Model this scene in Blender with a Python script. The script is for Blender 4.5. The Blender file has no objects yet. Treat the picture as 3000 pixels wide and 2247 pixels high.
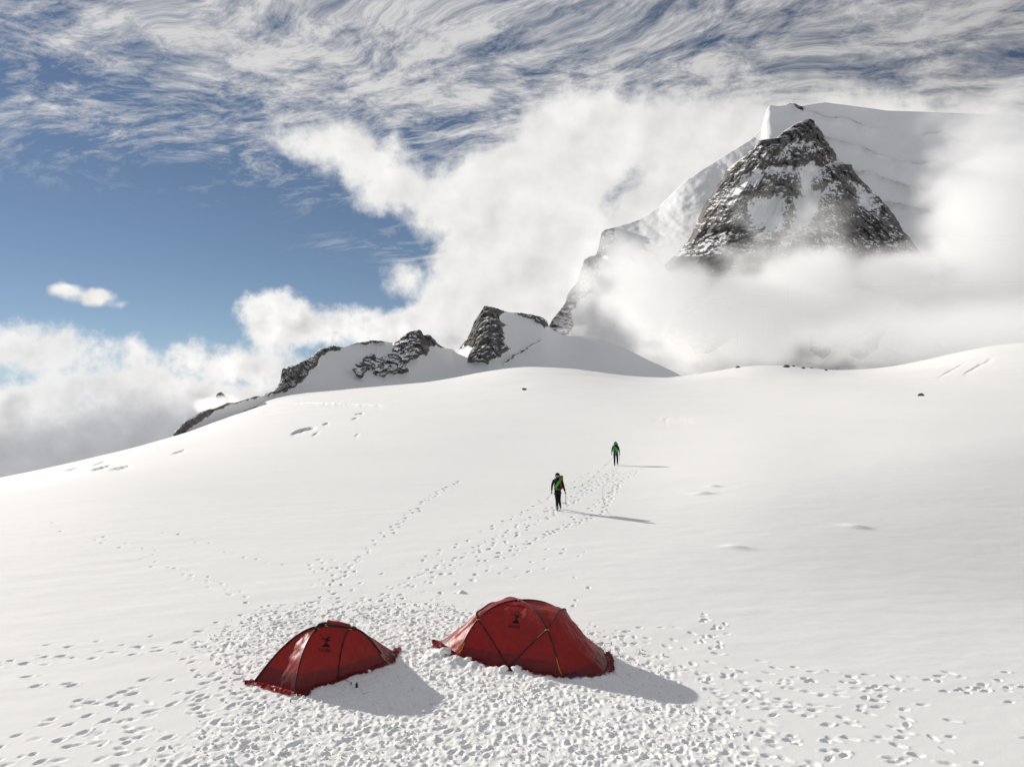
import bpy, bmesh, math, random
import numpy as np
from mathutils import Vector, Matrix

# ------------------------------------------------------------------ camera, sky, sun, exposure
scene = bpy.context.scene
COL = scene.collection
CAM_H = 6.86          # camera height above the camp, metres
FPX = 2300.0          # focal length in photograph pixels (3000 wide)
CX, HY = 1500.0, 1059.0   # principal column and row of the horizon in the photograph

def P(px, py, d):
    """photograph pixel + distance along the view axis -> world point"""
    return ((px - CX) / FPX * d, d, CAM_H + (HY - py) / FPX * d)

cam_d = bpy.data.cameras.new('camera')
cam = bpy.data.objects.new('camera', cam_d)
COL.objects.link(cam)
cam.location = (0, 0, CAM_H)
cam.rotation_euler = (math.radians(90), 0, 0)
cam_d.sensor_width = 36.0
cam_d.lens = FPX / 3000 * 36
cam_d.shift_y = -(1123.5 - HY) / 3000
cam_d.clip_start = 0.1
cam_d.clip_end = 20000
scene.camera = cam

SUN_EL = math.radians(19.2)
SUN_DIR = Vector((-0.80 * math.cos(SUN_EL), 0.60 * math.cos(SUN_EL), math.sin(SUN_EL)))   # towards the sun
sun_d = bpy.data.lights.new('sun', 'SUN')
sun_d.energy = 5.0
sun_d.angle = math.radians(0.53)
sun_d.color = (1.0, 0.945, 0.865)
sun = bpy.data.objects.new('sun', sun_d)
COL.objects.link(sun)
sun.rotation_euler = (-SUN_DIR).to_track_quat('-Z', 'Y').to_euler()
sun.location = (-60, 40, 60)

vs = scene.view_settings
vs.view_transform = 'Standard'
vs.look = 'None'
vs.gamma = 1.0
vs.use_curve_mapping = False
vs.exposure = -0.05

scene.render.engine = 'CYCLES'
cy = scene.cycles
cy.max_bounces = 12
cy.diffuse_bounces = 3
cy.glossy_bounces = 2
cy.transmission_bounces = 4
cy.transparent_max_bounces = 8
cy.volume_bounces = 10
cy.use_adaptive_sampling = True
cy.adaptive_threshold = 0.02
cy.use_denoising = True
cy.volume_step_rate = 1.0
cy.volume_max_steps = 256
cy.sample_clamp_indirect = 6.0


# ------------------------------------------------------------------ a tiny expression language over shader nodes
class NT:
    def __init__(self, tree):
        self.t = tree
        self.n = tree.nodes
        self.l = tree.links
    def put(self, sock, v):
        if isinstance(v, E):
            self.l.new(v.s, sock)
        elif isinstance(v, bpy.types.NodeSocket):
            self.l.new(v, sock)
        else:
            sock.default_value = v
    def node(self, kind, **kw):
        nd = self.n.new(kind)
        for k, v in kw.items():
            setattr(nd, k, v)
        return nd
    def math(self, op, a, b=None, c=None, clamp=False):
        nd = self.n.new('ShaderNodeMath'); nd.operation = op; nd.use_clamp = clamp
        self.put(nd.inputs[0], a)
        if b is not None: self.put(nd.inputs[1], b)
        if c is not None: self.put(nd.inputs[2], c)
        return E(self, nd.outputs[0])
    def vmath(self, op, a, b=None, scale=None):
        nd = self.n.new('ShaderNodeVectorMath'); nd.operation = op
        self.put(nd.inputs[0], a)
        if b is not None: self.put(nd.inputs[1], b)
        if scale is not None: self.put(nd.inputs['Scale'], scale)
        o = nd.outputs['Value'] if op in ('DOT_PRODUCT', 'LENGTH', 'DISTANCE') else nd.outputs[0]
        return E(self, o)
    def ramp(self, v, a, b, lo=0.0, hi=1.0, kind='SMOOTHSTEP'):
        nd = self.n.new('ShaderNodeMapRange'); nd.interpolation_type = kind
        self.put(nd.inputs[0], v); self.put(nd.inputs[1], a); self.put(nd.inputs[2], b)
        self.put(nd.inputs[3], lo); self.put(nd.inputs[4], hi)
        return E(self, nd.outputs[0])
    def noise(self, vec, scale, detail=4.0, rough=0.55, lac=2.0, dist=0.0, dims='3D', color=False):
        nd = self.n.new('ShaderNodeTexNoise'); nd.noise_dimensions = dims
        self.put(nd.inputs['Vector'], vec); self.put(nd.inputs['Scale'], scale)
        self.put(nd.inputs['Detail'], detail); self.put(nd.inputs['Roughness'], rough)
        self.put(nd.inputs['Lacunarity'], lac); self.put(nd.inputs['Distortion'], dist)
        return E(self, nd.outputs['Color' if color else 'Fac'])
    def comb(self, x, y, z):
        nd = self.n.new('ShaderNodeCombineXYZ')
        for i, v in enumerate((x, y, z)): self.put(nd.inputs[i], v)
        return E(self, nd.outputs[0])
    def sep(self, v):
        nd = self.n.new('ShaderNodeSeparateXYZ'); self.put(nd.inputs[0], v)
        return [E(self, o) for o in nd.outputs]
    def mix(self, f, a, b):
        nd = self.n.new('ShaderNodeMix'); nd.data_type = 'RGBA'
        self.put(nd.inputs[0], f)
        for i, v in ((6, a), (7, b)):
            if isinstance(v, tuple) and len(v) == 3: v = (*v, 1.0)
            self.put(nd.inputs[i], v)
        return E(self, nd.outputs[2])

class E:
    def __init__(self, nt, s): self.nt, self.s = nt, s
    def __add__(self, o): return self.nt.math('ADD', self, o)
    __radd__ = __add__
    def __sub__(self, o): return self.nt.math('SUBTRACT', self, o)
    def __rsub__(self, o): return self.nt.math('SUBTRACT', o, self)
    def __mul__(self, o): return self.nt.math('MULTIPLY', self, o)
    __rmul__ = __mul__
    def __truediv__(self, o): return self.nt.math('DIVIDE', self, o)
    def max(self, o): return self.nt.math('MAXIMUM', self, o)
    def min(self, o): return self.nt.math('MINIMUM', self, o)
    def smax(self, o, k): return self.nt.math('SMOOTH_MAX', self, o, k)
    def clamp(self): return self.nt.math('ADD', self, 0.0, clamp=True)
    def pow(self, o): return self.nt.math('POWER', self, o)


# ------------------------------------------------------------------ world: clear high-altitude sky, cirrus above, cumulus round the horizon
world = bpy.data.worlds.new('World')
scene.world = world
world.use_nodes = True
W = NT(world.node_tree)
for nd in list(W.n): W.n.remove(nd)
sky = W.node('ShaderNodeTexSky', sky_type='NISHITA')
sky.sun_disc = False
sky.sun_elevation = SUN_EL
sky.sun_rotation = math.atan2(SUN_DIR.x, SUN_DIR.y)
sky.altitude = 3500
sky.air_density = 1.0
sky.dust_density = 0.2
sky.ozone_density = 1.0
SKY_STRENGTH = 0.07
CLOUD = 1.0 / SKY_STRENGTH     # cloud radiances below are given as seen, so undo the strength

tc = W.node('ShaderNodeTexCoord')
dirv = E(W, tc.outputs['Generated'])
dx, dy, dz = W.sep(dirv)
az = W.math('ARCTAN2', dx, dy)
el = W.math('ARCSINE', dz)

def azel(px, py):
    a = math.atan((px - CX) / FPX)
    return a, math.atan((HY - py) / FPX * math.cos(a))
# cirrus: a rippled, fibrous sheet seen in perspective (direction projected on a high flat layer)
lift = dz.max(0.0) + 0.16
qx = dx / lift
qy = dy / lift
cs_ = qx * 0.86 - qy * 0.51       # along the streaks
ct_ = qx * 0.51 + qy * 0.86       # across them
cv0 = W.comb(qx + 3.7, qy, 0.0)
wx, wy, wz = W.sep(W.noise(cv0, 0.9, 2.0, 0.5, color=True, dims='2D'))
w2x, w2y, w2z = W.sep(W.noise(cv0, 4.5, 2.0, 0.6, color=True, dims='2D'))
s1 = cs_ * 0.95 + (wx - 0.5) * 0.9 + (w2x - 0.5) * 0.10
t1 = ct_ * 2.9 + (wy - 0.5) * 1.5 + (w2y - 0.5) * 0.22
fib = W.noise(W.comb(s1, t1, 0.0), 2.3, 6.0, 0.64, dims='2D')
tuft = W.noise(W.comb(cs_ * 0.8 + (wx - 0.5) * 0.7 + (w2x - 0.5) * 0.10, ct_ * 1.3 + (wy - 0.5) * 0.7 + (w2y - 0.5) * 0.10, 0.0), 9.5, 6.0, 0.74, dims='2D')
front = dz - (0.085 - dx * 0.30)           # the sheet ends along an oblique front low on the left
cover = W.ramp(front + (wz - 0.5) * 0.26, -0.06, 0.22)
cdens = fib * 0.44 + tuft * 0.56
c_al = W.ramp(cdens + cover * 0.19 - 0.14 + (wz - 0.5) * 0.14, 0.41, 0.645, kind='LINEAR') * W.ramp(cover, 0.0, 0.5)
c_al = (c_al * 1.0).min(0.95)

# cumulus and the bright cloud bank spilling round the mountain, in azimuth / elevation
nz1 = W.noise(dirv, 10.0, 8.0, 0.60)
nz_big = W.noise(dirv, 4.5, 2.0, 0.5)
shp = W.noise(dirv, 16.0, 3.0, 0.55)
shp_s = W.noise(W.vmath('ADD', dirv, (-0.015, 0.004, 0.018)), 16.0, 3.0, 0.55)
nzf = W.noise(dirv, 48.0, 5.0, 0.65) - 0.5
rel = shp_s - shp                                   # > 0: more cloud towards the sun, so in its own shade
jx, jy, jz = W.sep(W.noise(dirv, 14.0, 3.0, 0.6, color=True))
az2 = az + (jx - 0.5) * 0.034
el2 = el + (jz - 0.5) * 0.034

def blob(px, py, rx, ry):
    a, e = azel(px, py)
    u = (az2 - a) * (FPX / rx)
    v = (el2 - e) * (FPX / ry)
    r = W.math('SQRT', u * u + v * v)
    return (1.0 - r) * (min(rx, ry) / FPX)

def union(items, k=0.02):
    out = None
    for it in items:
        b = blob(*it)
        out = b if out is None else out.smax(b, k)
    return out

hook = union([(960, 425, 135, 62), (1080, 475, 120, 70), (1180, 555, 130, 85), (1330, 600, 170, 110),
              (1520, 540, 230, 150), (1690, 440, 200, 190), (1980, 400, 330, 120), (1560, 780, 300, 260),
              (1330, 870, 120, 90), (1195, 825, 50, 50), (2400, 760, 650, 420)], 0.014)
low = union([(775, 968, 92, 84), (880, 938, 115, 72), (1000, 950, 125, 62), (1120, 985, 120, 50), (1300, 990, 240, 110),
             (590, 1050, 60, 55), (400, 1045, 45, 52), (100, 1030, 190, 70), (690, 1070, 170, 80)], 0.014)
tiny = union([(190, 850, 40, 26), (275, 868, 56, 26), (350, 893, 22, 10)], 0.006)
bank = el2 * -1.0 - 0.004 + (nz_big - 0.5) * 0.09        # the sea of cloud below: everything under a lumpy line
low = low.smax(bank * 0.8, 0.02)
nzc = nz1 - 0.5
d_hook = hook + nzc * 0.075 + nzf * 0.030
d_low = low + nzc * 0.070 + nzf * 0.026
d_tiny = tiny + nzc * 0.026
a_hook = W.ramp(d_hook, -0.012, 0.018)
a_low = W.ramp(d_low, -0.006, 0.014)
a_tiny = W.ramp(d_tiny, -0.002, 0.006)

lit_hook = 0.88 - rel * 0.42 - W.ramp(dx, 0.05, 0.35) * 0.09 + nzc * 0.16 - W.ramp(d_hook, 0.02, 0.09) * 0.05
deep = W.ramp(d_low + (nz_big - 0.5) * 0.08 - rel * 0.03 + W.ramp(dx, -0.30, -0.5) * 0.02, 0.022, 0.085)
lit_low = 0.93 - deep * 0.46 - rel * 1.35 * W.ramp(d_low, 0.0, 0.03) * (1.0 - deep * 0.8) + (nzc * 0.2 + nzf * 0.12) * (1.0 - deep * 0.7)
lit_tiny = 0.93 - rel * 0.9

# clear sky, its lowest band read a little above the horizon (the true horizon lies far below this high camp)
skyv = W.comb(dx, dy, dz.max(0.0) + 0.075)
W.put(sky.inputs['Vector'], W.vmath('NORMALIZE', skyv))
sky_col = W.mix(0.04, E(W, sky.outputs['Color']), W.comb(*[W.vmath('DOT_PRODUCT', E(W, sky.outputs['Color']), (0.25, 0.60, 0.15))] * 3))
def gray(v, tint):
    v = v * CLOUD
    return W.comb(v * tint[0], v * tint[1], v * tint[2])
col = W.mix(c_al, sky_col, gray(0.64 - W.ramp(dx, -0.1, 0.6) * 0.18 + (cdens - 0.5) * 0.8, (1.0, 0.99, 0.995)))
col = W.mix(a_tiny, col, gray(lit_tiny, (1.0, 0.99, 0.975)))
col = W.mix(a_low, col, W.mix(deep, gray(lit_low.max(0.30), (1.0, 0.99, 0.98)), gray(lit_low.max(0.30), (0.97, 0.985, 1.03))))
col = W.mix(a_hook, col, gray(lit_hook.max(0.4), (1.0, 0.99, 0.97)))
bg = W.node('ShaderNodeBackground')
W.put(bg.inputs['Color'], col)
bg.inputs['Strength'].default_value = SKY_STRENGTH
wo = W.node('ShaderNodeOutputWorld')
W.l.new(bg.outputs[0], wo.inputs['Surface'])
world.cycles.sampling_method = 'MANUAL'
world.cycles.sample_map_resolution = 512
# ------------------------------------------------------------------ numpy noise
_rs = np.random.RandomState(7)
_PERM = np.tile(_rs.permutation(256), 3)
_GR = _rs.normal(size=(256, 3)); _GR /= np.linalg.norm(_GR, axis=1)[:, None]

def perlin(x, y, z=None):
    x = np.asarray(x, float); y = np.asarray(y, float)
    xi = np.floor(x).astype(int); yi = np.floor(y).astype(int)
    xf = x - xi; yf = y - yi
    u = xf * xf * xf * (xf * (xf * 6 - 15) + 10); v = yf * yf * yf * (yf * (yf * 6 - 15) + 10)
    xi &= 255; yi &= 255
    if z is None:
        def g(a, b):
            h = _PERM[_PERM[xi + a] + yi + b]
            return _GR[h, 0] * (xf - a) + _GR[h, 1] * (yf - b)
        return ((g(0, 0) * (1 - u) + g(1, 0) * u) * (1 - v) + (g(0, 1) * (1 - u) + g(1, 1) * u) * v) * 1.6
    z = np.asarray(z, float)
    zi = np.floor(z).astype(int); zf = z - zi
    w = zf * zf * zf * (zf * (zf * 6 - 15) + 10); zi &= 255
    def g(a, b, c):
        h = _PERM[_PERM[_PERM[xi + a] + yi + b] + zi + c]
        return _GR[h, 0] * (xf - a) + _GR[h, 1] * (yf - b) + _GR[h, 2] * (zf - c)
    def pl(c):
        return (g(0, 0, c) * (1 - u) + g(1, 0, c) * u) * (1 - v) + (g(0, 1, c) * (1 - u) + g(1, 1, c) * u) * v
    return (pl(0) * (1 - w) + pl(1) * w) * 1.5

def fbm(x, y, z=None, octv=5, gain=0.5, ridged=False):
    out = 0.0; amp = 1.0; tot = 0.0; f = 1.0
    for i in range(octv):
        n = perlin(x * f + 17.3 * i, y * f - 9.1 * i, None if z is None else z * f + 5.7 * i)
        out = out + amp * ((1 - 2 * np.abs(n)) if ridged else n)
        tot += amp; amp *= gain; f *= 2.03
    return out / tot

def sstep(a, b, x):
    t = np.clip((x - a) / (b - a), 0, 1)
    return t * t * (3 - 2 * t)

def poly_dist(px, py, poly):
    """signed distance (positive inside) of points to a polygon, vectorised"""
    poly = np.asarray(poly, float)
    inside = np.zeros(px.shape, bool)
    best = np.full(px.shape, 1e18)
    n = len(poly)
    for i in range(n):
        x0, y0 = poly[i]; x1, y1 = poly[(i + 1) % n]
        ex, ey = x1 - x0, y1 - y0
        t = np.clip(((px - x0) * ex + (py - y0) * ey) / (ex * ex + ey * ey + 1e-12), 0, 1)
        best = np.minimum(best, (px - x0 - t * ex) ** 2 + (py - y0 - t * ey) ** 2)
        if y0 != y1:
            c = ((y0 > py) != (y1 > py)) & (px < (x1 - x0) * (py - y0) / (y1 - y0) + x0)
            inside ^= c
    d = np.sqrt(best)
    return np.where(inside, d, -d)

def grid_mesh(name, X, Y, Z, mat, wrap=False, attrs=None, smooth=True):
    """2-D arrays -> one grid mesh object"""
    nr, nc = X.shape
    me = bpy.data.meshes.new(name)
    co = np.stack([X, Y, Z], -1).reshape(-1, 3).astype(np.float32)
    r = np.arange(nr - 1)[:, None]; ncq = nc if wrap else nc - 1
    c = np.arange(ncq)[None, :]
    c1 = (c + 1) % nc
    quads = np.stack([r * nc + c, r * nc + c1, (r + 1) * nc + c1, (r + 1) * nc + c], -1).reshape(-1, 4).astype(np.int32)
    nq = len(quads)
    me.vertices.add(len(co)); me.vertices.foreach_set('co', co.ravel())
    me.loops.add(nq * 4); me.loops.foreach_set('vertex_index', quads.ravel())
    me.polygons.add(nq)
    me.polygons.foreach_set('loop_start', np.arange(0, nq * 4, 4, dtype=np.int32))
    me.polygons.foreach_set('loop_total', np.full(nq, 4, np.int32))
    me.polygons.foreach_set('use_smooth', np.full(nq, smooth, bool))
    me.update(calc_edges=True)
    for k, a in (attrs or {}).items():
        at = me.attributes.new(k, 'FLOAT', 'POINT')
        at.data.foreach_set('value', np.asarray(a, np.float32).ravel())
    me.materials.append(mat)
    o = bpy.data.objects.new(name, me)
    COL.objects.link(o)
    return o

# ------------------------------------------------------------------ materials of the ground and rock
def new_mat(name):
    m = bpy.data.materials.new(name); m.use_nodes = True
    nt = NT(m.node_tree)
    bs = nt.n['Principled BSDF']
    return m, nt, bs

def snow_material(name, scale, strength, detail_dist):
    m, nt, bs = new_mat(name)
    pos = E(nt, nt.node('ShaderNodeNewGeometry').outputs['Position'])
    tone = nt.noise(pos, 0.05, 4.0, 0.6)
    bs.inputs['Roughness'].default_value = 0.75
    bs.inputs['Specular IOR Level'].default_value = 0.15
    nt.put(bs.inputs['Base Color'], nt.mix(nt.ramp(tone, 0.3, 0.7), (0.92, 0.914, 0.90), (0.942, 0.936, 0.922)))
    b = nt.node('ShaderNodeBump')
    b.inputs['Strength'].default_value = strength
    b.inputs['Distance'].default_value = detail_dist
    nt.put(b.inputs['Height'], nt.noise(pos, scale, 4.0, 0.6))
    nt.l.new(b.outputs[0], bs.inputs['Normal'])
    return m

M_SNOW = snow_material('snow', 26.0, 0.35, 0.012)

def rock_snow_material(name, size, warm=1.0, ledge0=0.8):
    """rock with snow lying on its ledges: the mesh says where bedrock crops out ('rock'), the slope decides the ledges"""
    m, nt, bs = new_mat(name)
    geo = nt.node('ShaderNodeNewGeometry')
    pos = E(nt, geo.outputs['Position'])
    at = nt.node('ShaderNodeAttribute', attribute_name='rock')
    rk = E(nt, at.outputs['Fac'])
    nz = nt.sep(E(nt, geo.outputs['Normal']))[2]
    px_, py_, pz_ = nt.sep(pos)
    dip = nt.comb(px_ * 0.72 + pz_ * 0.45, py_ * 0.7, pz_ * 1.35 - px_ * 0.55)      # bedding dips across the faces
    n_a = nt.noise(dip, 1.0 / (size * 3.0), 8.0, 0.66)
    n_b = nt.noise(pos, 1.0 / (size * 14.0), 4.0, 0.55)
    vor = nt.node('ShaderNodeTexVoronoi', feature='F1')
    nt.put(vor.inputs['Vector'], pos); vor.inputs['Scale'].default_value = 1.0 / (size * 4.0)
    cell = nt.sep(E(nt, vor.outputs['Color']))[0]
    grey = nt.mix(nt.ramp(n_a, 0.3, 0.7), (0.085, 0.082, 0.083), (0.27, 0.255, 0.24))
    tan = nt.mix(nt.ramp(n_a, 0.3, 0.7), (0.12, 0.085, 0.06), (0.30, 0.215, 0.14))
    rust = (nt.ramp(n_b + (cell - 0.5) * 0.35, 0.52, 0.72) * (0.75 * warm)).clamp()
    rock = nt.mix(rust, grey, tan)
    ledge = nt.ramp(nz + (n_a - 0.5) * 0.9 + (n_b - 0.5) * 0.4, ledge0, ledge0 + 0.10)
    mask = nt.ramp(rk + (n_a - 0.5) * 1.5 + (n_b - 0.5) * 0.7, 0.44, 0.56) * (1.0 - ledge)
    nt.put(bs.inputs['Base Color'], nt.mix(mask, (0.92, 0.915, 0.905), rock))
    bs.inputs['Roughness'].default_value = 0.85
    bs.inputs['Specular IOR Level'].default_value = 0.15
    b = nt.node('ShaderNodeBump')
    b.inputs['Distance'].default_value = size * 1.2
    nt.put(b.inputs['Strength'], mask * 0.85 + 0.06)
    crack = nt.noise(pos, 1.0 / (size * 1.2), 5.0, 0.65)
    nt.put(b.inputs['Height'], n_a * 1.2 + crack * 0.6)
    nt.l.new(b.outputs[0], bs.inputs['Normal'])
    return m

# ------------------------------------------------------------------ the snow field: profiles of the glacier along several bearings, blended smoothly
def _bear(px): return math.atan((px - CX) / FPX)
PROF = [   # bearing, [(distance, height), ...]
    (-3.1416, [(60, 0.0), (400, -2.0), (2600, 0.0)]),
    (-1.6, [(45, -0.5), (100, -6.0), (300, -50.0), (2600, -1000.0)]),
    (_bear(-800), [(45, -1.6), (65, -5.6), (95, -12.0), (140, -21.0), (300, -70.0), (2600, -1000.0)]),
    (_bear(0), [(45, -0.8), (65, -3.3), (80, -5.3), (95, -7.4), (120, -11.6), (160, -19.0), (260, -50.0), (500, -110.0), (2600, -1000.0)]),
    (_bear(250), [(45, -0.2), (65, -1.9), (95, -4.9), (140, -10.1), (200, -19.0), (300, -40.0), (600, -95.0), (2600, -1000.0)]),
    (_bear(500), [(45, -0.1), (65, -1.1), (100, -3.9), (150, -8.3), (220, -14.7), (300, -25.0), (450, -50.0), (1000, -150.0), (2600, -1000.0)]),
    (_bear(650), [(45, -0.1), (65, -0.8), (100, -2.8), (150, -5.3), (220, -9.3), (300, -14.4), (400, -26.0), (600, -52.0), (2600, -900.0)]),
    (_bear(790), [(45, -0.1), (65, -0.6), (100, -2.0), (150, -3.7), (220, -5.8), (300, -7.6), (420, -11.2), (520, -20.0), (700, -32.0), (2600, -450.0)]),
    (_bear(1000), [(45, -0.1), (65, -0.6), (100, -1.6), (150, -2.8), (220, -4.4), (300, -6.2), (420, -8.6), (520, -11.0), (620, -20.0), (800, -26.0), (2600, -120.0)]),
    (_bear(1300), [(45, -0.2), (65, -0.7), (100, -1.3), (150, -2.0), (220, -2.8), (300, -3.6), (420, -4.8), (520, -6.0), (600, -7.2), (700, -15.0), (900, -22.0), (2600, -30.0)]),
    (_bear(1480), [(45, -0.3), (65, -0.9), (100, -1.4), (150, -1.7), (220, -1.5), (300, -0.8), (420, 1.0), (520, 2.2), (620, 3.0), (710, -6.0), (900, -20.0), (2600, -20.0)]),
    (_bear(1620), [(45, -0.3), (65, -0.9), (100, -1.4), (150, -1.6), (220, -1.3), (300, -0.4), (420, 1.6), (520, 2.9), (620, 3.6), (710, -6.0), (900, -20.0), (2600, -20.0)]),
    (_bear(1800), [(45, -0.5), (60, -1.0), (100, -1.4), (150, -1.6), (220, -1.8), (300, -2.0), (420, -2.2), (520, -2.5), (650, -3.0), (750, -10.0), (900, -20.0), (2600, -20.0)]),
    (_bear(1950), [(45, -0.4), (65, -0.8), (100, -1.2), (150, -1.6), (220, -2.2), (300, -3.0), (420, -4.4), (520, -5.5), (650, -7.0), (760, -14.0), (900, -22.0), (2600, -20.0)]),
    (_bear(2100), [(45, -0.2), (65, -0.5), (100, -0.8), (150, -1.0), (220, -1.3), (300, -1.6), (420, -1.4), (520, -0.9), (660, -0.3), (760, -9.0), (900, -20.0), (2600, -20.0)]),
    (_bear(2250), [(65, 0.0), (100, -0.3), (150, -0.5), (220, -0.6), (300, 0.0), (420, 2.0), (520, 4.0), (690, 6.6), (790, -4.0), (950, -16.0), (2600, -20.0)]),
    (_bear(2440), [(65, 0.0), (100, 0.2), (150, 0.4), (220, 0.3), (300, -0.2), (420, -0.8), (520, -1.2), (620, -1.5), (720, -1.9), (900, -8.0), (2600, -20.0)]),
    (_bear(2620), [(65, 0.3), (100, 0.7), (150, 0.9), (220, 0.8), (300, 0.8), (420, 0.8), (520, 0.9), (750, 1.4), (900, -3.0), (2600, -10.0)]),
    (_bear(2800), [(65, 0.5), (100, 1.2), (150, 1.6), (220, 2.2), (300, 4.0), (420, 7.6), (520, 10.5), (800, 16.2), (950, 10.0), (2600, 0.0)]),
    (_bear(3000), [(65, 0.6), (100, 1.5), (150, 2.4), (220, 4.5), (300, 8.0), (420, 13.5), (520, 18.0), (850, 28.7), (1000, 22.0), (2600, 10.0)]),
    (_bear(3600), [(65, 0.7), (100, 1.8), (150, 3.0), (220, 6.0), (300, 12.0), (520, 26.0), (850, 40.0), (2600, 40.0)]),
    (1.6, [(65, 0.5), (150, 3.0), (300, 9.0), (1000, 30.0), (2600, 60.0)]),
    (3.1416, [(60, 0.0), (400, -2.0), (2600, 0.0)]),
]
def _pchip(x, y, xq):
    x = np.asarray(x, float); y = np.asarray(y, float)
    h = np.diff(x); d = np.diff(y) / h
    m = np.zeros_like(y); m[0] = 0.0; m[-1] = d[-1]
    for i in range(1, len(x) - 1):
        m[i] = 0.0 if d[i - 1] * d[i] <= 0 else (h[i - 1] + h[i]) / (h[i - 1] / d[i - 1] + h[i] / d[i]) 
    xq = np.clip(xq, x[0], x[-1])
    k = np.clip(np.searchsorted(x, xq) - 1, 0, len(x) - 2)
    t = (xq - x[k]) / h[k]
    return (1 + 2 * t) * (1 - t) ** 2 * y[k] + t * (1 - t) ** 2 * h[k] * m[k] + t * t * (3 - 2 * t) * y[k + 1] + t * t * (t - 1) * h[k] * m[k + 1]
_NL, _NA = 760, 1440
_L0, _L1 = math.log(12.0), math.log(2700.0)
_lq = np.linspace(_L0, _L1, _NL); _aq = np.linspace(-math.pi, math.pi, _NA, endpoint=False)
_cols = []
for a_, pr in PROF:
    k_ = 1.0 / math.cos(a_) if abs(a_) < 1.2 else 1.0          # the profiles give distance along the view axis
    xs = [math.log(12), math.log(24 * k_)] + [math.log(d * k_) for d, z in pr]; ys = [0.0, 0.0] + [z for d, z in pr]
    if xs[-1] < _L1: xs.append(_L1 + 0.01); ys.append(ys[-1])
    _cols.append(_pchip(xs, ys, _lq))
_cols = np.array(_cols); _ba = np.array([a_ for a_, _ in PROF])
_T = np.stack([_pchip(_ba, _cols[:, i], _aq) for i in range(_NL)])
def _blur(T, s, axis, wrapd):
    r = int(3 * s); kx = np.exp(-0.5 * (np.arange(-r, r + 1) / s) ** 2); kx /= kx.sum()
    out = np.zeros_like(T)
    for i, w in zip(range(-r, r + 1), kx):
        if wrapd: out += w * np.roll(T, i, axis)
        else:
            idx = np.clip(np.arange(T.shape[axis]) - i, 0, T.shape[axis] - 1); out += w * np.take(T, idx, axis)
    return out
_T = _blur(_blur(_T, 9.0, 0, False), 7.0, 1, True)
_T[:, :] = np.where(np.exp(_lq)[:, None] < 400, _blur(_T, 9.0, 1, True), _T)

def base_z(x, y):
    x = np.asarray(x, float); y = np.asarray(y, float)
    r = np.sqrt(x * x + y * y)
    fl = np.clip((np.log(np.maximum(r, 1e-3)) - _L0) / (_L1 - _L0) * (_NL - 1), 0, _NL - 1.001)
    fa = ((np.arctan2(x, y) + math.pi) / (2 * math.pi) * _NA) % _NA
    i = fl.astype(int); j = fa.astype(int) % _NA; j1 = (j + 1) % _NA; u = fl - i; v = fa - np.floor(fa)
    z = (_T[i, j] * (1 - v) + _T[i, j1] * v) * (1 - u) + (_T[i + 1, j] * (1 - v) + _T[i + 1, j1] * v) * u
    # the long slope falling away right of the camp
    w = -(x - 11) * 0.60 + (y - 40) * 0.80
    z = z - 2.0 * (1 - sstep(-24.0, 3.0, w)) / (1 + np.exp(-(x - 12.0) / 4.5)) * (0.15 + 0.85 * sstep(11.0, 30.0, y))
    return z

def G(px, py, z=0.0):
    """photograph pixel -> x, y where that sight line meets the snow"""
    d = (CAM_H - z) * FPX / (py - HY)
    for _ in range(12):
        zz = float(base_z(np.array([(px - CX) / FPX * d]), np.array([d]))[0]) if d < 150 else 0.0
        d = 0.5 * d + 0.5 * (CAM_H - zz) * FPX / (py - HY)
    return ((px - CX) / FPX * d, d)
NCOL=960; RS=(0.037,0.075,0.13); LST=(0.022,0.055); NFAR=220
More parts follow.
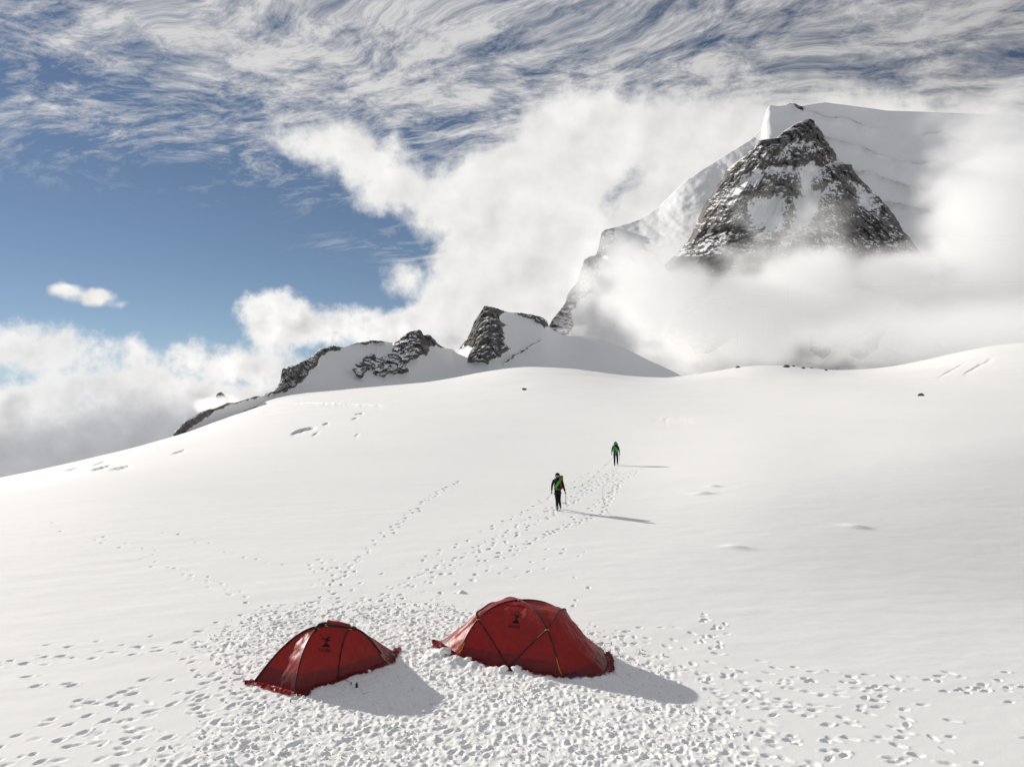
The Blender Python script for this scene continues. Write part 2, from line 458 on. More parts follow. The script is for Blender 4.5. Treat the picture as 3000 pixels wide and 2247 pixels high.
# ------------------------------------------------------------------ footprints and trampled snow round the camp (relief added to the sheet)
rng = random.Random(11)
TRAMPLED = [G(*p) for p in [(590, 1905), (640, 1850), (760, 1795), (900, 1775), (1100, 1760), (1300, 1775), (1450, 1790), (1740, 1850), (1880, 1905), (1990, 1960), (2060, 2040), (2120, 2120), (2200, 2247), (2300, 2500), (430, 2500),
                            (480, 2247), (560, 2150), (680, 2060), (720, 2000), (640, 1950)]]
class Layer:
    def __init__(self, x0, x1, y0, y1, st):
        self.x0, self.y0, self.st = x0, y0, st
        self.nx = int((x1 - x0) / st) + 1; self.ny = int((y1 - y0) / st) + 1
        self.h = np.zeros((self.ny, self.nx), np.float32)
        self.dep = np.zeros((self.ny, self.nx), np.float32)
        xs = x0 + np.arange(self.nx) * st; ys = y0 + np.arange(self.ny) * st
        self.X, self.Y = np.meshgrid(xs, ys)
        self.x1, self.y1 = xs[-1], ys[-1]
    def stamp(self, x, y, ang, ln, wd, dp, rim=0.3):
        R = ln * 1.0 + 0.06
        i0 = int((y - R - self.y0) / self.st); i1 = int((y + R - self.y0) / self.st) + 2
        j0 = int((x - R - self.x0) / self.st); j1 = int((x + R - self.x0) / self.st) + 2
        if i0 < 0 or j0 < 0 or i1 > self.ny or j1 > self.nx: return
        X = self.X[i0:i1, j0:j1] - x; Y = self.Y[i0:i1, j0:j1] - y
        a = X * math.cos(ang) + Y * math.sin(ang); b = -X * math.sin(ang) + Y * math.cos(ang)
        waist = wd * (0.86 + 0.18 * np.cos(a / ln * 5.0)) * (1 + 0.25 * perlin(X * 0 + x * 3, Y * 0 + y * 3))
        q = np.sqrt((np.abs(a / (ln * 0.5)) ** 3 + np.abs(b / (waist * 0.5)) ** 2.6)) ** 0.7
        n = perlin((X + x) * 9, (Y + y) * 9); n3 = perlin((X + x) * 4.3 + 7, (Y + y) * 4.3)
        q = q + n * 0.20 + n3 * 0.28 + 0.10 * perlin((X + x) * 21, (Y + y) * 21)
        hole = (1 - sstep(0.55, 1.06, q)) * (0.72 + 0.28 * np.cos(a / ln * 7.0 + 0.6) + 0.35 * n)
        rimv = np.exp(-((q - 1.28) / 0.20) ** 2) * (0.6 + 1.2 * n) * np.where(a > 0, 1.4, 0.6)
        self.dep[i0:i1, j0:j1] = np.maximum(self.dep[i0:i1, j0:j1], hole * dp)
        self.h[i0:i1, j0:j1] += rimv * dp * rim
    def final(self): return self.h - self.dep
    def sample(self, F, x, y):
        fx = (x - self.x0) / self.st; fy = (y - self.y0) / self.st
        ok = (fx >= 0) & (fy >= 0) & (fx < self.nx - 1) & (fy < self.ny - 1)
        fx = np.where(ok, fx, 0); fy = np.where(ok, fy, 0)
        i = fy.astype(int); j = fx.astype(int); u = fx - j; v = fy - i
        r = (F[i, j] * (1 - u) + F[i, j + 1] * u) * (1 - v) + (F[i + 1, j] * (1 - u) + F[i + 1, j + 1] * u) * v
        return np.where(ok, r, 0.0)

LN = Layer(-14, 15, 11.5, 27, LST[0])      # near
LM = Layer(-24, 26, 25, 70, LST[1])        # middle distance

def foot(x, y, ang, dp=0.07, ln=0.31, wd=0.125, rim=0.3):
    (LN if y < 26.2 else LM).stamp(x, y, ang, ln, wd, dp, rim)

def trail(pts, passes=1, spread=0.18, dp=0.07, step=0.36, skip=0.0, z=0.0, big=1.0):
    g = np.array([G(p[0], p[1], z) for p in pts])
    seg = np.sqrt((np.diff(g, axis=0) ** 2).sum(1)); L = np.concatenate([[0], np.cumsum(seg)])
    for k in range(passes):
        s = rng.uniform(0, step); side = 1; lat = rng.gauss(0, spread)
        while s < L[-1]:
            x = np.interp(s, L, g[:, 0]); y = np.interp(s, L, g[:, 1])
            x2 = np.interp(min(s + 0.3, L[-1]), L, g[:, 0]); y2 = np.interp(min(s + 0.3, L[-1]), L, g[:, 1])
            a = math.atan2(y2 - y, x2 - x)
            if rng.random() > skip:
                o = lat + side * 0.10 + rng.gauss(0, 0.035)
                foot(x - math.sin(a) * o, y + math.cos(a) * o, a + rng.gauss(0, 0.16) + (math.pi if k % 2 else 0), dp * 0.36 * (1 + max(0.0, (y - 24) / 11)) * rng.uniform(0.4, 1.5), 0.29 * big * rng.uniform(0.65, 1.2), 0.115 * big * rng.uniform(0.8, 1.25), 0.25)
            lat += rng.gauss(0, 0.03); side = -side; s += step * rng.uniform(0.85, 1.2)

# tracks across the glacier
trail([(1060, 1760), (1180, 1700), (1360, 1620), (1500, 1550), (1635, 1480), (1720, 1425), (1803, 1375)], 6, 0.85, 0.09, 0.6, 0.2, big=1.0)
trail([(1200, 1720), (1420, 1640), (1600, 1560), (1760, 1500), (1800, 1400)], 2, 0.3, 0.10, 0.6, 0.2, big=1.0)
trail([(960, 1760), (1050, 1650), (1130, 1585), (1190, 1530), (1290, 1450), (1360, 1410)], 2, 0.25, 0.09, 0.6, 0.2, -0.1, big=1.1)
trail([(800, 1790), (720, 1745), (600, 1695), (480, 1650), (420, 1610), (280, 1575)], 2, 0.22, 0.08, 0.6, 0.15)
trail([(480, 1545), (600, 1580), (720, 1620), (880, 1655)], 1, 0.2, 0.08, 0.6, 0.3)
trail([(60, 1600), (150, 1550), (120, 1535)], 1, 0.3, 0.07, 0.7, 0.3)
trail([(930, 1640), (1000, 1665), (980, 1690), (960, 1720)], 4, 0.4, 0.08, 0.5, 0.2)
trail([(1250, 1745), (1420, 1700), (1560, 1660), (1700, 1610)], 2, 0.6, 0.08, 0.6, 0.35)
# tracks leaving the camp
trail([(-60, 1945), (150, 1925), (300, 1905), (480, 1890), (640, 1878)], 4, 0.28, 0.08, 0.45, 0.25)
trail([(-60, 1900), (200, 1890), (420, 1868), (640, 1850)], 1, 0.15, 0.07, 0.6, 0.4)
trail([(-40, 2140), (180, 2070), (400, 2010), (640, 1960)], 2, 0.3, 0.08, 0.7, 0.4)
trail([(-40, 2260), (150, 2190), (380, 2120), (600, 2050), (720, 2000)], 4, 0.45, 0.085, 0.5, 0.25)
trail([(120, 2300), (330, 2215), (560, 2150)], 3, 0.35, 0.09, 0.5, 0.25)
trail([(300, 2320), (480, 2230), (650, 2150)], 4, 0.4, 0.09, 0.42, 0.15)
trail([(1745, 1850), (1850, 1835), (1960, 1828), (2040, 1845)], 1, 0.15, 0.07, 0.55, 0.2)
trail([(1800, 1880), (1900, 1870), (1960, 1885), (2000, 1900)], 2, 0.3, 0.08, 0.5, 0.2)
trail([(2060, 1800), (2110, 1820), (2130, 1850), (2090, 1870), (2120, 1900)], 3, 0.25, 0.09, 0.42, 0.1)
trail([(2060, 1930), (2180, 1955), (2350, 1985), (2520, 2005), (2750, 2015), (3060, 1995)], 3, 0.25, 0.085, 0.45, 0.2)
trail([(1980, 1960), (2150, 2000), (2330, 2020), (2400, 1985)], 3, 0.35, 0.09, 0.42, 0.15)
trail([(2100, 2030), (2300, 2050), (2600, 2070), (2860, 2020), (3040, 2030)], 1, 0.3, 0.085, 0.5, 0.2)
trail([(2140, 2130), (2350, 2130), (2620, 2135), (2950, 2120), (3060, 2130)], 2, 0.3, 0.085, 0.5, 0.2)
trail([(2150, 2180), (2330, 2220), (2600, 2240), (2900, 2270)], 2, 0.35, 0.09, 0.5, 0.2)
trail([(2850, 2030), (2930, 2015), (3000, 2000)], 4, 0.4, 0.11, 0.35, 0.1)
trail([(2620, 2090), (2700, 2110), (2720, 2150), (2820, 2200)], 1, 0.2, 0.09, 0.45, 0.1)
trail([(1640, 1790), (1690, 1745), (1720, 1715), (1660, 1690)], 1, 0.2, 0.08, 0.6, 0.2)
trail([(1600, 1620), (1700, 1600)], 1, 0.2, 0.06, 0.7, 0.3)
for i in range(150):                       # stray prints thinning out from the trampled ground
    px_, py_ = rng.uniform(-50, 760), rng.uniform(1960, 2330)
    if rng.random() < (px_ + 200) / 900:
        x, y = G(px_, py_); foot(x, y, rng.gauss(0.35, 0.5), rng.uniform(0.02, 0.04))
for i in range(90):
    px_, py_ = 2060 + abs(rng.gauss(0, 1)) * 360, rng.uniform(1960, 2330)
    x, y = G(px_, py_); foot(x, y, rng.gauss(-0.2, 0.6), rng.uniform(0.02, 0.04))

def tramp_mask(X, Y):
    w = 0.55 * fbm(X * 0.9, Y * 0.9, octv=4)
    return sstep(-0.25, 0.55, poly_dist(X + w, Y + w * 0.6, TRAMPLED))
# dense treading: prints over prints
tp = np.array(TRAMPLED)
n_in = 0
cand = np.array([(rng.uniform(-9, 9), rng.uniform(11.8, 23.5)) for _ in range(15000)])
md = poly_dist(cand[:, 0], cand[:, 1], TRAMPLED)
for (x, y), d in zip(cand, md):
    if d > 0 and rng.random() < 0.22 + d * 0.25 or (d > -0.6 and rng.random() < 0.15):
        foot(x, y, rng.uniform(0, 6.28), rng.choice((0.008, 0.012, 0.020, 0.034)), rng.uniform(0.14, 0.30), rng.uniform(0.08, 0.14), 0.35)
MK = tramp_mask(LN.X, LN.Y) * (0.75 + 0.55 * fbm(LN.X * 0.8 + 2, LN.Y * 0.8, octv=2))
LN.h += (MK * (0.012 * fbm(LN.X * 1.8, LN.Y * 1.8, octv=3) + 0.022 * sstep(0.02, 0.20, fbm(LN.X * 3.6 + 11, LN.Y * 3.6, octv=4, gain=0.6)) * (0.7 + 0.7 * fbm(LN.X * 13, LN.Y * 13, octv=2)) + 0.020 * (0.35 - np.abs(fbm(LN.X * 6.0, LN.Y * 6.0 + 9, octv=3, gain=0.45))) + 0.004 * fbm(LN.X * 19, LN.Y * 19, octv=2))).astype(np.float32)
# snow heaped on the tents' flaps
HEAPS = [(1300, 1915, 0.30, 0.17), (1335, 1940, 0.28, 0.16), (1390, 1950, 0.25, 0.09), (1450, 1962, 0.22, 0.07), (1530, 1972, 0.22, 0.08), (1600, 1990, 0.25, 0.07), (1700, 1996, 0.30, 0.08), (1760, 1985, 0.2, 0.06),
         (1270, 1930, 0.25, 0.10), (1140, 1935, 0.12, 0.06), (950, 2020, 0.25, 0.05), (1040, 1985, 0.22, 0.05)]
for px_, py_, r_, a_ in HEAPS:
    x, y = G(px_, py_)
    g_ = np.exp(-((LN.X - x) ** 2 + (LN.Y - y) ** 2) / (2 * (r_ * 0.6) ** 2))
    LN.h += (g_ * a_ * (0.85 + 0.5 * fbm(LN.X * 6, LN.Y * 6, octv=4, gain=0.6))).astype(np.float32)
FN = LN.final(); FM = LM.final()
def _fade(L, x, y):
    return np.clip(np.minimum(np.minimum(x - L.x0, L.x1 - x), np.minimum(y - L.y0, L.y1 - y)) / 0.5, 0, 1)
def disp_camp(x, y):
    return LN.sample(FN, x, y) * _fade(LN, x, y) + LM.sample(FM, x, y) * np.clip(_fade(LM, x, y), 0, 1)
def ground(x, y):
    """height of the snow under one point"""
    a = np.array([[float(x)]]); b = np.array([[float(y)]])
    return float((base_z(a, b) + disp_camp(a, b))[0, 0])
# ------------------------------------------------------------------ snow sheet
AZ_IN = 0.64
az_dense = np.linspace(-AZ_IN, AZ_IN, NCOL)
az_rest = np.linspace(AZ_IN, 2 * math.pi - AZ_IN, 70)[1:-1]
AZ = np.concatenate([az_dense, az_rest])
rows = [np.linspace(0.3, 12.6, 40)[:-1], np.arange(12.6, 24, RS[0]), np.arange(24, 40, RS[1]), np.arange(40, 66, RS[2]),
        66 * (330 / 66.0) ** np.linspace(0, 1, NFAR)[:-1], 330 * (2600 / 330.0) ** np.linspace(0, 1, 110)]
RR = np.concatenate(rows)
A2, R2 = np.meshgrid(AZ, RR)
# rows follow constant distance along the view axis inside the frame, circles outside
SX = R2 * np.sin(A2); SY = R2 * np.cos(A2)
SZ = base_z(SX, SY)
# wind relief: broad soft undulation, growing with distance
far = np.clip(R2 / 60.0, 0, 1)
SZ += 0.10 * far * fbm(SX * 0.035, SY * 0.02, octv=3) * np.clip(R2 / 80, 0.4, 5)
ra, rb = SX * 0.94 + SY * 0.34, -SX * 0.34 + SY * 0.94
SZ += (0.014 * fbm(ra * 0.55, rb * 1.5, octv=4) + 0.030 * fbm(ra * 0.10, rb * 0.22 + 4, octv=3)) * np.clip((R2 - 11) / 10, 0, 1) * np.clip((420 - R2) / 300, 0, 1)
# crevasse lips and wind scarps: the snow on the near side has sunk a little below a sharp edge
_dg = 24 * (900 / 24.0) ** np.linspace(0, 1, 900)
def G_far(px, py):
    x = (px - CX) / FPX * _dg
    pr = HY - (base_z(x, _dg) - CAM_H) / _dg * FPX
    k = int(np.argmax(pr <= py)) if (pr <= py).any() else len(_dg) - 1
    return _dg[k]
VPX = np.where(SY > 1, SX / np.maximum(SY, 1) * FPX + CX, -9e5)
def scarp(pts, h, L):
    xs = np.array([p[0] for p in pts], float); ds = np.array([G_far(*p) for p in pts])
    sel = (VPX > xs[0]) & (VPX < xs[-1]) & (SY < ds.max() + 5) & (SY > ds.min() - L * 5)
    v = VPX[sel]; u = (v - xs[0]) / (xs[-1] - xs[0])
    dl = np.interp(v, xs, ds) * (1 + 0.004 * perlin(v * 0.11, v * 0)) 
    s_ = dl - SY[sel]
    tap = np.sin(np.clip(u, 0, 1) * math.pi) ** 0.6 * (0.75 + 0.5 * perlin(v * 0.07, v * 0 + 2))
    SZ[sel] -= np.where(s_ > 0, h * tap * np.exp(-np.maximum(s_, 0) / L), 0)
for pts, h_, L_ in [
        ([(812, 1184), (870, 1180), (940, 1181), (1000, 1183), (1125, 1186)], 0.75, 9), ([(768, 1208), (795, 1203), (815, 1206)], 0.35, 5),
        ([(852, 1271), (872, 1260), (900, 1253), (922, 1250), (926, 1254)], 0.95, 3.2), ([(914, 1276), (925, 1268), (936, 1262)], 0.35, 2), ([(945, 1243), (955, 1239), (964, 1238)], 0.45, 2.5),
        ([(1040, 1213), (1052, 1210), (1066, 1209)], 0.5, 3.5), ([(1030, 1228), (1040, 1224), (1050, 1221)], 0.4, 3), ([(1040, 1278), (1047, 1272), (1054, 1269)], 0.3, 1.5),
        ([(-20, 1405), (0, 1399), (50, 1382)], 0.35, 3), ([(62, 1381), (120, 1366), (198, 1348)], 0.40, 3), ([(266, 1375), (300, 1366), (328, 1359)], 0.35, 2.5), ([(272, 1361), (310, 1348)], 0.25, 2),
        ([(318, 1374), (360, 1366), (388, 1361)], 0.30, 2.5), ([(186, 1378), (234, 1365)], 0.25, 2), ([(500, 1328), (545, 1314)], 0.3, 2.5), ([(610, 1232), (640, 1222), (668, 1210)], 0.5, 5), ([(664, 1210), (700, 1199), (736, 1189)], 0.6, 6),
        ([(2746, 1106), (2790, 1082), (2835, 1058)], 0.5, 12), ([(2822, 1096), (2870, 1068), (2912, 1047)], 0.7, 14), ([(1900, 1224), (2030, 1226)], 0.15, 6)]:
    scarp(pts, h_, L_)
# little wind-drift lips on the swell
for px_, py_, r_, h_ in [(2060, 1446, 0.55, 0.12), (2092, 1425, 0.35, 0.10), (2510, 1543, 0.55, 0.10), (2158, 1604, 0.50, 0.09), (1350, 1735, 0.12, 0.10)]:
    x_, y_ = G(px_, py_)
    q = ((SX - x_) / r_) ** 2 + ((SY - y_) / (r_ * 0.6)) ** 2
    SZ += np.where(q < 16, h_ * np.exp(-q), 0)
SZ += disp_camp(SX, SY)
snow_field = grid_mesh('snow_field', SX, SY, SZ, M_SNOW, wrap=True)
snow_field['kind'] = 'structure'
snow_field['label'] = 'wide sunlit snow field of the glacier with footprints'
# ------------------------------------------------------------------ mountains
M_RIDGE = rock_snow_material('ridge_rock', 1.6, 0.55, 0.76)
M_MOUNT = rock_snow_material('mountain_rock', 4.5, 0.5, 0.70)

def interp_pts(pts, x):
    p = np.array(pts, float)
    return np.interp(x, p[:, 0], p[:, 1])

def relief(name, px, crest, base, d_base, d_crest, nrow, mat, rock_fn, bump_fn, k=1.0, back=(40.0, 1.2), tcurve=1.0):
    """a slope standing at its own distance: foot line and crest line in the photograph, distance of both, rock relief, far side"""
    t = np.linspace(0, 1, nrow)[:, None] ** tcurve
    PX = np.repeat(px[None], nrow, 0)
    kk = max(3, len(px) // 40)
    cs = np.convolve(np.pad(crest, kk, mode='edge'), np.hanning(2 * kk + 1) / np.hanning(2 * kk + 1).sum(), mode='valid')
    PY = base[None] + (cs - base)[None] * t + (crest - cs)[None] * t ** 7
    D = d_base[None] + (d_crest - d_base)[None] * t ** k
    rock = rock_fn(PX, PY)
    X = (PX - CX) / FPX * D; Z = CAM_H + (HY - PY) / FPX * D
    D = D - bump_fn(X, D, Z, PX, PY, rock)
    X = (PX - CX) / FPX * D; Z = CAM_H + (HY - PY) / FPX * D
    # far side
    nb = 10
    s = np.linspace(0, 1, nb + 1)[1:, None]
    Xb = X[-1][None] * (1 + 0 * s); Db = D[-1][None] + back[0] * s * (1 + 0.2 * perlin(X[-1] * 0.02, s * 3))
    Zb = Z[-1][None] - back[0] * back[1] * s ** 1.4
    Xb = Xb * Db / D[-1][None]
    X = np.concatenate([X, Xb]); Y = np.concatenate([D, Db]); Z = np.concatenate([Z, Zb])
    rock = np.concatenate([rock, np.repeat(rock[-1][None], nb, 0)])
    o = grid_mesh(name, X, Y, Z, mat, attrs={'rock': rock})
    o['kind'] = 'structure'
    return o

def crop(pts, ox, oy, s): return [(ox + x / s, oy + y / s) for x, y in pts]

def facets(x, y, z, size, seed=0.0):
    """broken blocky rock relief in -0.5..1: ridged noise quantised into slabs"""
    a = fbm(x / size + seed, y / size, z / size * 0.8, octv=5, gain=0.55, ridged=True)
    b = fbm(x / size * 0.45 - seed, y / size * 0.45, z / size * 0.35, octv=3)
    st = (z * 0.75 + x * 0.4) / size * 0.8 + b * 4.0 + a * 0.9
    fl = np.floor(st); fr = st - fl
    slab = fr ** 3
    return a * 0.75 + b * 0.7 - slab * 0.40

# --- the low rocky ridge on the left with its two peaks
R_TOP = [(484, 1300), (500, 1284), (510, 1265), (529, 1244), (548, 1230), (569, 1219), (588, 1207), (610, 1200), (632, 1196), (667, 1180), (689, 1180),
         (724, 1169), (748, 1161), (773, 1161), (778, 1153), (800, 1145), (815, 1128), (822, 1112), (825, 1086), (827, 1079), (841, 1080), (843, 1073), (865, 1070),
         (887, 1059), (903, 1051), (936, 1024), (952, 1021), (963, 1015), (982, 1013), (995, 1017), (1009, 1017), (1044, 1005), (1094, 997), (1119, 999),
         (1140, 1003), (1157, 1002), (1164, 998), (1173, 991), (1186, 980), (1202, 972), (1227, 966), (1233, 968), (1241, 982), (1249, 980), (1262, 983),
         (1274, 996), (1284, 1009), (1307, 1021), (1325, 1023), (1344, 1021), (1356, 1007), (1369, 990), (1379, 971), (1388, 945), (1404, 920), (1413, 907),
         (1418, 896), (1439, 899), (1455, 903), (1486, 914), (1499, 916), (1527, 917), (1565, 923), (1591, 931), (1602, 939), (1608, 955), (1616, 964),
         (1644, 980), (1667, 985), (1706, 983), (1760, 992), (1830, 1020), (1900, 1055), (1980, 1092), (2060, 1135)]
px = np.arange(490, 2056, 2.0)
crest = interp_pts(R_TOP, px)
base = interp_pts([(484, 1305), (500, 1300), (600, 1255), (700, 1210), (790, 1175), (1000, 1150), (1300, 1125), (1480, 1090), (1700, 1095), (1900, 1130), (2060, 1145)], px)
base = np.maximum(base, crest + 6)
d_b = interp_pts([(484, 212), (500, 218), (650, 296), (790, 415), (1000, 515), (1300, 590), (1480, 615), (1700, 640), (1900, 670), (2060, 690)], px)
d_c = d_b + interp_pts([(484, 5), (600, 6), (790, 14), (860, 30), (960, 50), (1100, 75), (1227, 50), (1325, 80), (1430, 55), (1520, 80), (1600, 90), (1700, 150), (1900, 120), (2060, 30)], px)
ROCK_R = [
    crop([(60, 1290), (75, 1270), (110, 1200), (180, 1120), (330, 1030), (480, 950), (690, 880), (990, 805), (1080, 810), (1180, 750), (1260, 655), (1275, 500), (1420, 470), (1560, 400), (1680, 300), (1780, 265),
          (1850, 250), (1950, 280), (1900, 320), (1810, 325), (1720, 360), (1640, 490), (1580, 530), (1550, 600), (1480, 660), (1400, 725), (1300, 760), (1100, 812), (1000, 835), (700, 905), (540, 985), (350, 1110), (190, 1245)], 480, 940, 3.687),
    crop([(160, 700), (200, 640), (260, 590), (350, 545), (400, 580), (470, 570), (540, 530), (560, 440), (610, 400), (700, 340), (790, 320), (840, 370), (890, 380), (960, 460), (1030, 503), (990, 505), (940, 475), (880, 490),
          (850, 560), (800, 570), (760, 600), (700, 610), (680, 640), (650, 650), (690, 700), (640, 745), (560, 745), (500, 730), (440, 775), (420, 760), (480, 720), (380, 750), (360, 745), (370, 700), (300, 715), (260, 775), (200, 760)], 980, 860, 3.16),
    crop([(1140, 515), (1230, 400), (1290, 260), (1385, 95), (1500, 120), (1620, 170), (1540, 190), (1530, 250), (1600, 295), (1560, 310), (1560, 370), (1580, 410), (1560, 440), (1620, 510), (1550, 560), (1540, 590), (1450, 600),
          (1420, 650), (1350, 630), (1240, 640), (1250, 560), (1290, 490), (1200, 492)], 980, 860, 3.16),
    crop([(1640, 170), (1730, 160), (1850, 185), (1930, 215), (1990, 300), (1940, 312), (1900, 285), (1850, 240), (1760, 215)], 980, 860, 3.16),
    crop([(130, 470), (210, 445), (360, 422), (450, 435), (460, 452), (360, 450), (300, 470), (215, 470)], 980, 860, 3.16),
    crop([(1760, 515), (1830, 465), (1900, 430), (1905, 440), (1840, 480), (1700, 560), (1620, 620), (1560, 650), (1620, 590)], 980, 860, 3.16),
]
def rock_r(PX, PY):
    w = 9.0 * fbm(PX * 0.05, PY * 0.05, octv=5, gain=0.6)
    s = np.full(PX.shape, -50.0)
    for poly in ROCK_R: s = np.maximum(s, poly_dist(PX + w, PY + w * 0.7, poly))
    return np.clip(0.52 + s / 15.0, 0, 1)
def bump_r(X, Y, Z, PX, PY, rock):
    rr = sstep(0.2, 0.9, rock)
    f = facets(X, Y, Z, 11.0, 3.0)
    sc = np.clip((Y - 200) / 300, 0.35, 1.0)
    return rr * (5.0 + 6.5 * f + 2.2 * facets(X, Y, Z, 4.5, 13.0)) * sc + (1 - rr) * 1.6 * fbm(X * 0.03, Y * 0.03, octv=3) * sc
crest_n = crest - (4.0 * fbm(px * 0.10, px * 0 + 2.0, octv=4) + 1.5 * np.abs(fbm(px * 0.35, px * 0 + 5.0, octv=2))) * sstep(0.3, 0.8, rock_r(px[None], crest[None] + 3)[0])
rock_ridge = relief('rock_ridge', px, crest_n, base, d_b, d_c, 120, M_RIDGE, rock_r, bump_r, k=1.15, back=(60, 0.9))
rock_ridge['label'] = 'low snowy ridge with two dark rock peaks left of the big mountain'

# --- the big mountain: snow flanks and summit crest
M_TOP = [(1590, 1000), (1604, 965), (1609, 954), (1618, 936), (1636, 915), (1657, 887), (1663, 863), (1675, 845), (1693, 824), (1702, 791), (1711, 761), (1730, 750), (1745, 749), (1754, 727),
         (1757, 709), (1763, 679), (1772, 673), (1790, 670), (1811, 663), (1841, 655), (1872, 644), (1929, 607), (1982, 554), (2005, 533), (2070, 489), (2140, 445), (2190, 415), (2211, 400), (2232, 374),
         (2238, 350), (2246, 322), (2256, 309), (2282, 312), (2300, 309), (2312, 303), (2329, 304), (2346, 311), (2366, 309), (2387, 305), (2417, 301), (2481, 309), (2599, 325), (2717, 329), (2900, 336), (3100, 350), (3400, 420), (3600, 520)]
px = np.concatenate([np.arange(1592, 2260, 2.4), np.arange(2260, 3560, 4.0)])
crest = interp_pts(M_TOP, px)
base = interp_pts([(1590, 1010), (1660, 1020), (1800, 1112), (2000, 1125), (3600, 1110)], px)
d_b = interp_pts([(1590, 1180), (1800, 1150), (2050, 1100), (2350, 1330), (2600, 1350), (3000, 1400), (3600, 1450)], px)
d_c = interp_pts([(1590, 1230), (1760, 1650), (2000, 1660), (2240, 1690), (2400, 1680), (2900, 1730), (3600, 1800)], px)
ROCK_M = [
    crop([(0, 1060), (60, 960), (190, 800), (250, 670), (320, 580), (360, 380), (470, 345), (520, 110), (570, 90), (640, 95), (650, 200), (560, 265), (515, 370), (480, 500), (430, 690), (310, 790), (225, 900), (240, 1050), (200, 1140), (100, 1100)], 1600, 640, 3.313),
    crop([(1180, 1140), (1300, 900), (1450, 760), (1900, 900), (1880, 1100), (1700, 1220), (1600, 1270), (1460, 1300), (1380, 1180), (1310, 1215), (1250, 1200)], 1600, 640, 3.313),
    crop([(960, 150), (1000, 60), (1150, 60), (1400, 120), (1330, 240), (1250, 300), (1210, 280), (1160, 210), (1100, 230), (1030, 290), (960, 245)], 1900, 900, 2.011),
    [(2336, 300), (2346, 312), (2352, 322), (2342, 318), (2330, 306)],
]
def rock_m(PX, PY):
    w = 12.0 * fbm(PX * 0.03, PY * 0.03, octv=4)
    s = np.full(PX.shape, -80.0)
    for poly in ROCK_M: s = np.maximum(s, poly_dist(PX + w, PY + w * 0.7, poly) + 7)
    return np.clip(0.5 + s / 18.0, 0, 1)
def bump_m(X, Y, Z, PX, PY, rock):
    rr = sstep(0.2, 0.9, rock)
    spine = interp_pts([(300, 2330), (420, 2290), (600, 2200), (760, 2100), (1100, 2150)], PY)       # the rib that carries the rock pyramid
    u = (PX - spine)
    rib = 60.0 * np.exp(-np.abs(u) / 330.0) * sstep(300, 520, PY) * sstep(1120, 850, PY)
    right = sstep(2300, 2440, PX)
    st = (Z + 0.16 * X + 70 * fbm(X * 0.006, Y * 0.004, Z * 0.004, octv=3)) / 58.0
    step = (st - np.floor(st)) ** 4 * 34.0 * right * sstep(-0.3, 0.2, fbm(X * 0.008 + 5, Z * 0.008, octv=3))
    flute = 4.0 * fbm((X + Z * 0.5) * 0.022, Y * 0.003, Z * 0.006, octv=3, ridged=True) * (1 - right)
    n = 24.0 * fbm(X * 0.006, Y * 0.004, Z * 0.008, octv=6, gain=0.52)
    return rib + rr * (10 + 26.0 * facets(X, Y, Z, 38.0, 8.0) + 8 * facets(X, Y, Z, 13.0, 2.0)) + (1 - rr) * (n + flute + step)
mountain = relief('mountain', px, crest, base, d_b, d_c, 230, M_MOUNT, rock_m, bump_m, k=0.85, back=(300, 0.7))
mountain['label'] = 'big snow mountain with a shaded summit crest behind the mist'

# --- the rock pyramid in front of the summit
T_L = crop([(1180, 215), (1130, 228), (1060, 255), (1000, 290), (900, 360), (870, 395), (790, 402), (700, 415), (690, 450), (650, 490), (520, 600), (400, 700), (340, 800), (270, 910), (210, 985), (150, 1130), (110, 1220), (70, 1310), (-10, 1420), (-200, 1600), (-420, 1900), (-600, 2500)], 2000, 280, 3.16)
T_R = crop([(1180, 215), (1215, 235), (1290, 350), (1330, 420), (1390, 490), (1440, 590), (1500, 635), (1530, 612), (1560, 640), (1600, 720), (1700, 830), (1800, 920), (1900, 1030), (1980, 1140), (2030, 1230), (2200, 1450), (2400, 1800), (2550, 2300)], 2000, 280, 3.16)
pyv = np.concatenate([np.arange(348.3, 420, 1.6), np.arange(420, 800, 1.9), np.arange(800, 930, 5.0)])
tl = np.array(T_L); tr = np.array(T_R)
xl = np.interp(pyv, tl[:, 1], tl[:, 0]); xr = np.interp(pyv, tr[:, 1], tr[:, 0])
xl = xl + 8.0 * fbm(pyv * 0.045, pyv * 0 + 1.0, octv=4) + 5.0 * np.abs(fbm(pyv * 0.16, pyv * 0 + 3.0, octv=3)); xr = xr + 8.0 * fbm(pyv * 0.045, pyv * 0 + 7.0, octv=4) - 5.0 * np.abs(fbm(pyv * 0.16, pyv * 0 + 9.0, octv=3))
nu = 330
uu = np.linspace(-1, 1, nu)[None]
uu = np.sign(uu) * np.abs(uu) ** 0.9
xm = (xl + xr)[:, None] / 2; xh = (xr - xl)[:, None] / 2
PXT = xm + xh * uu
PYT = np.repeat(pyv[:, None], nu, 1)
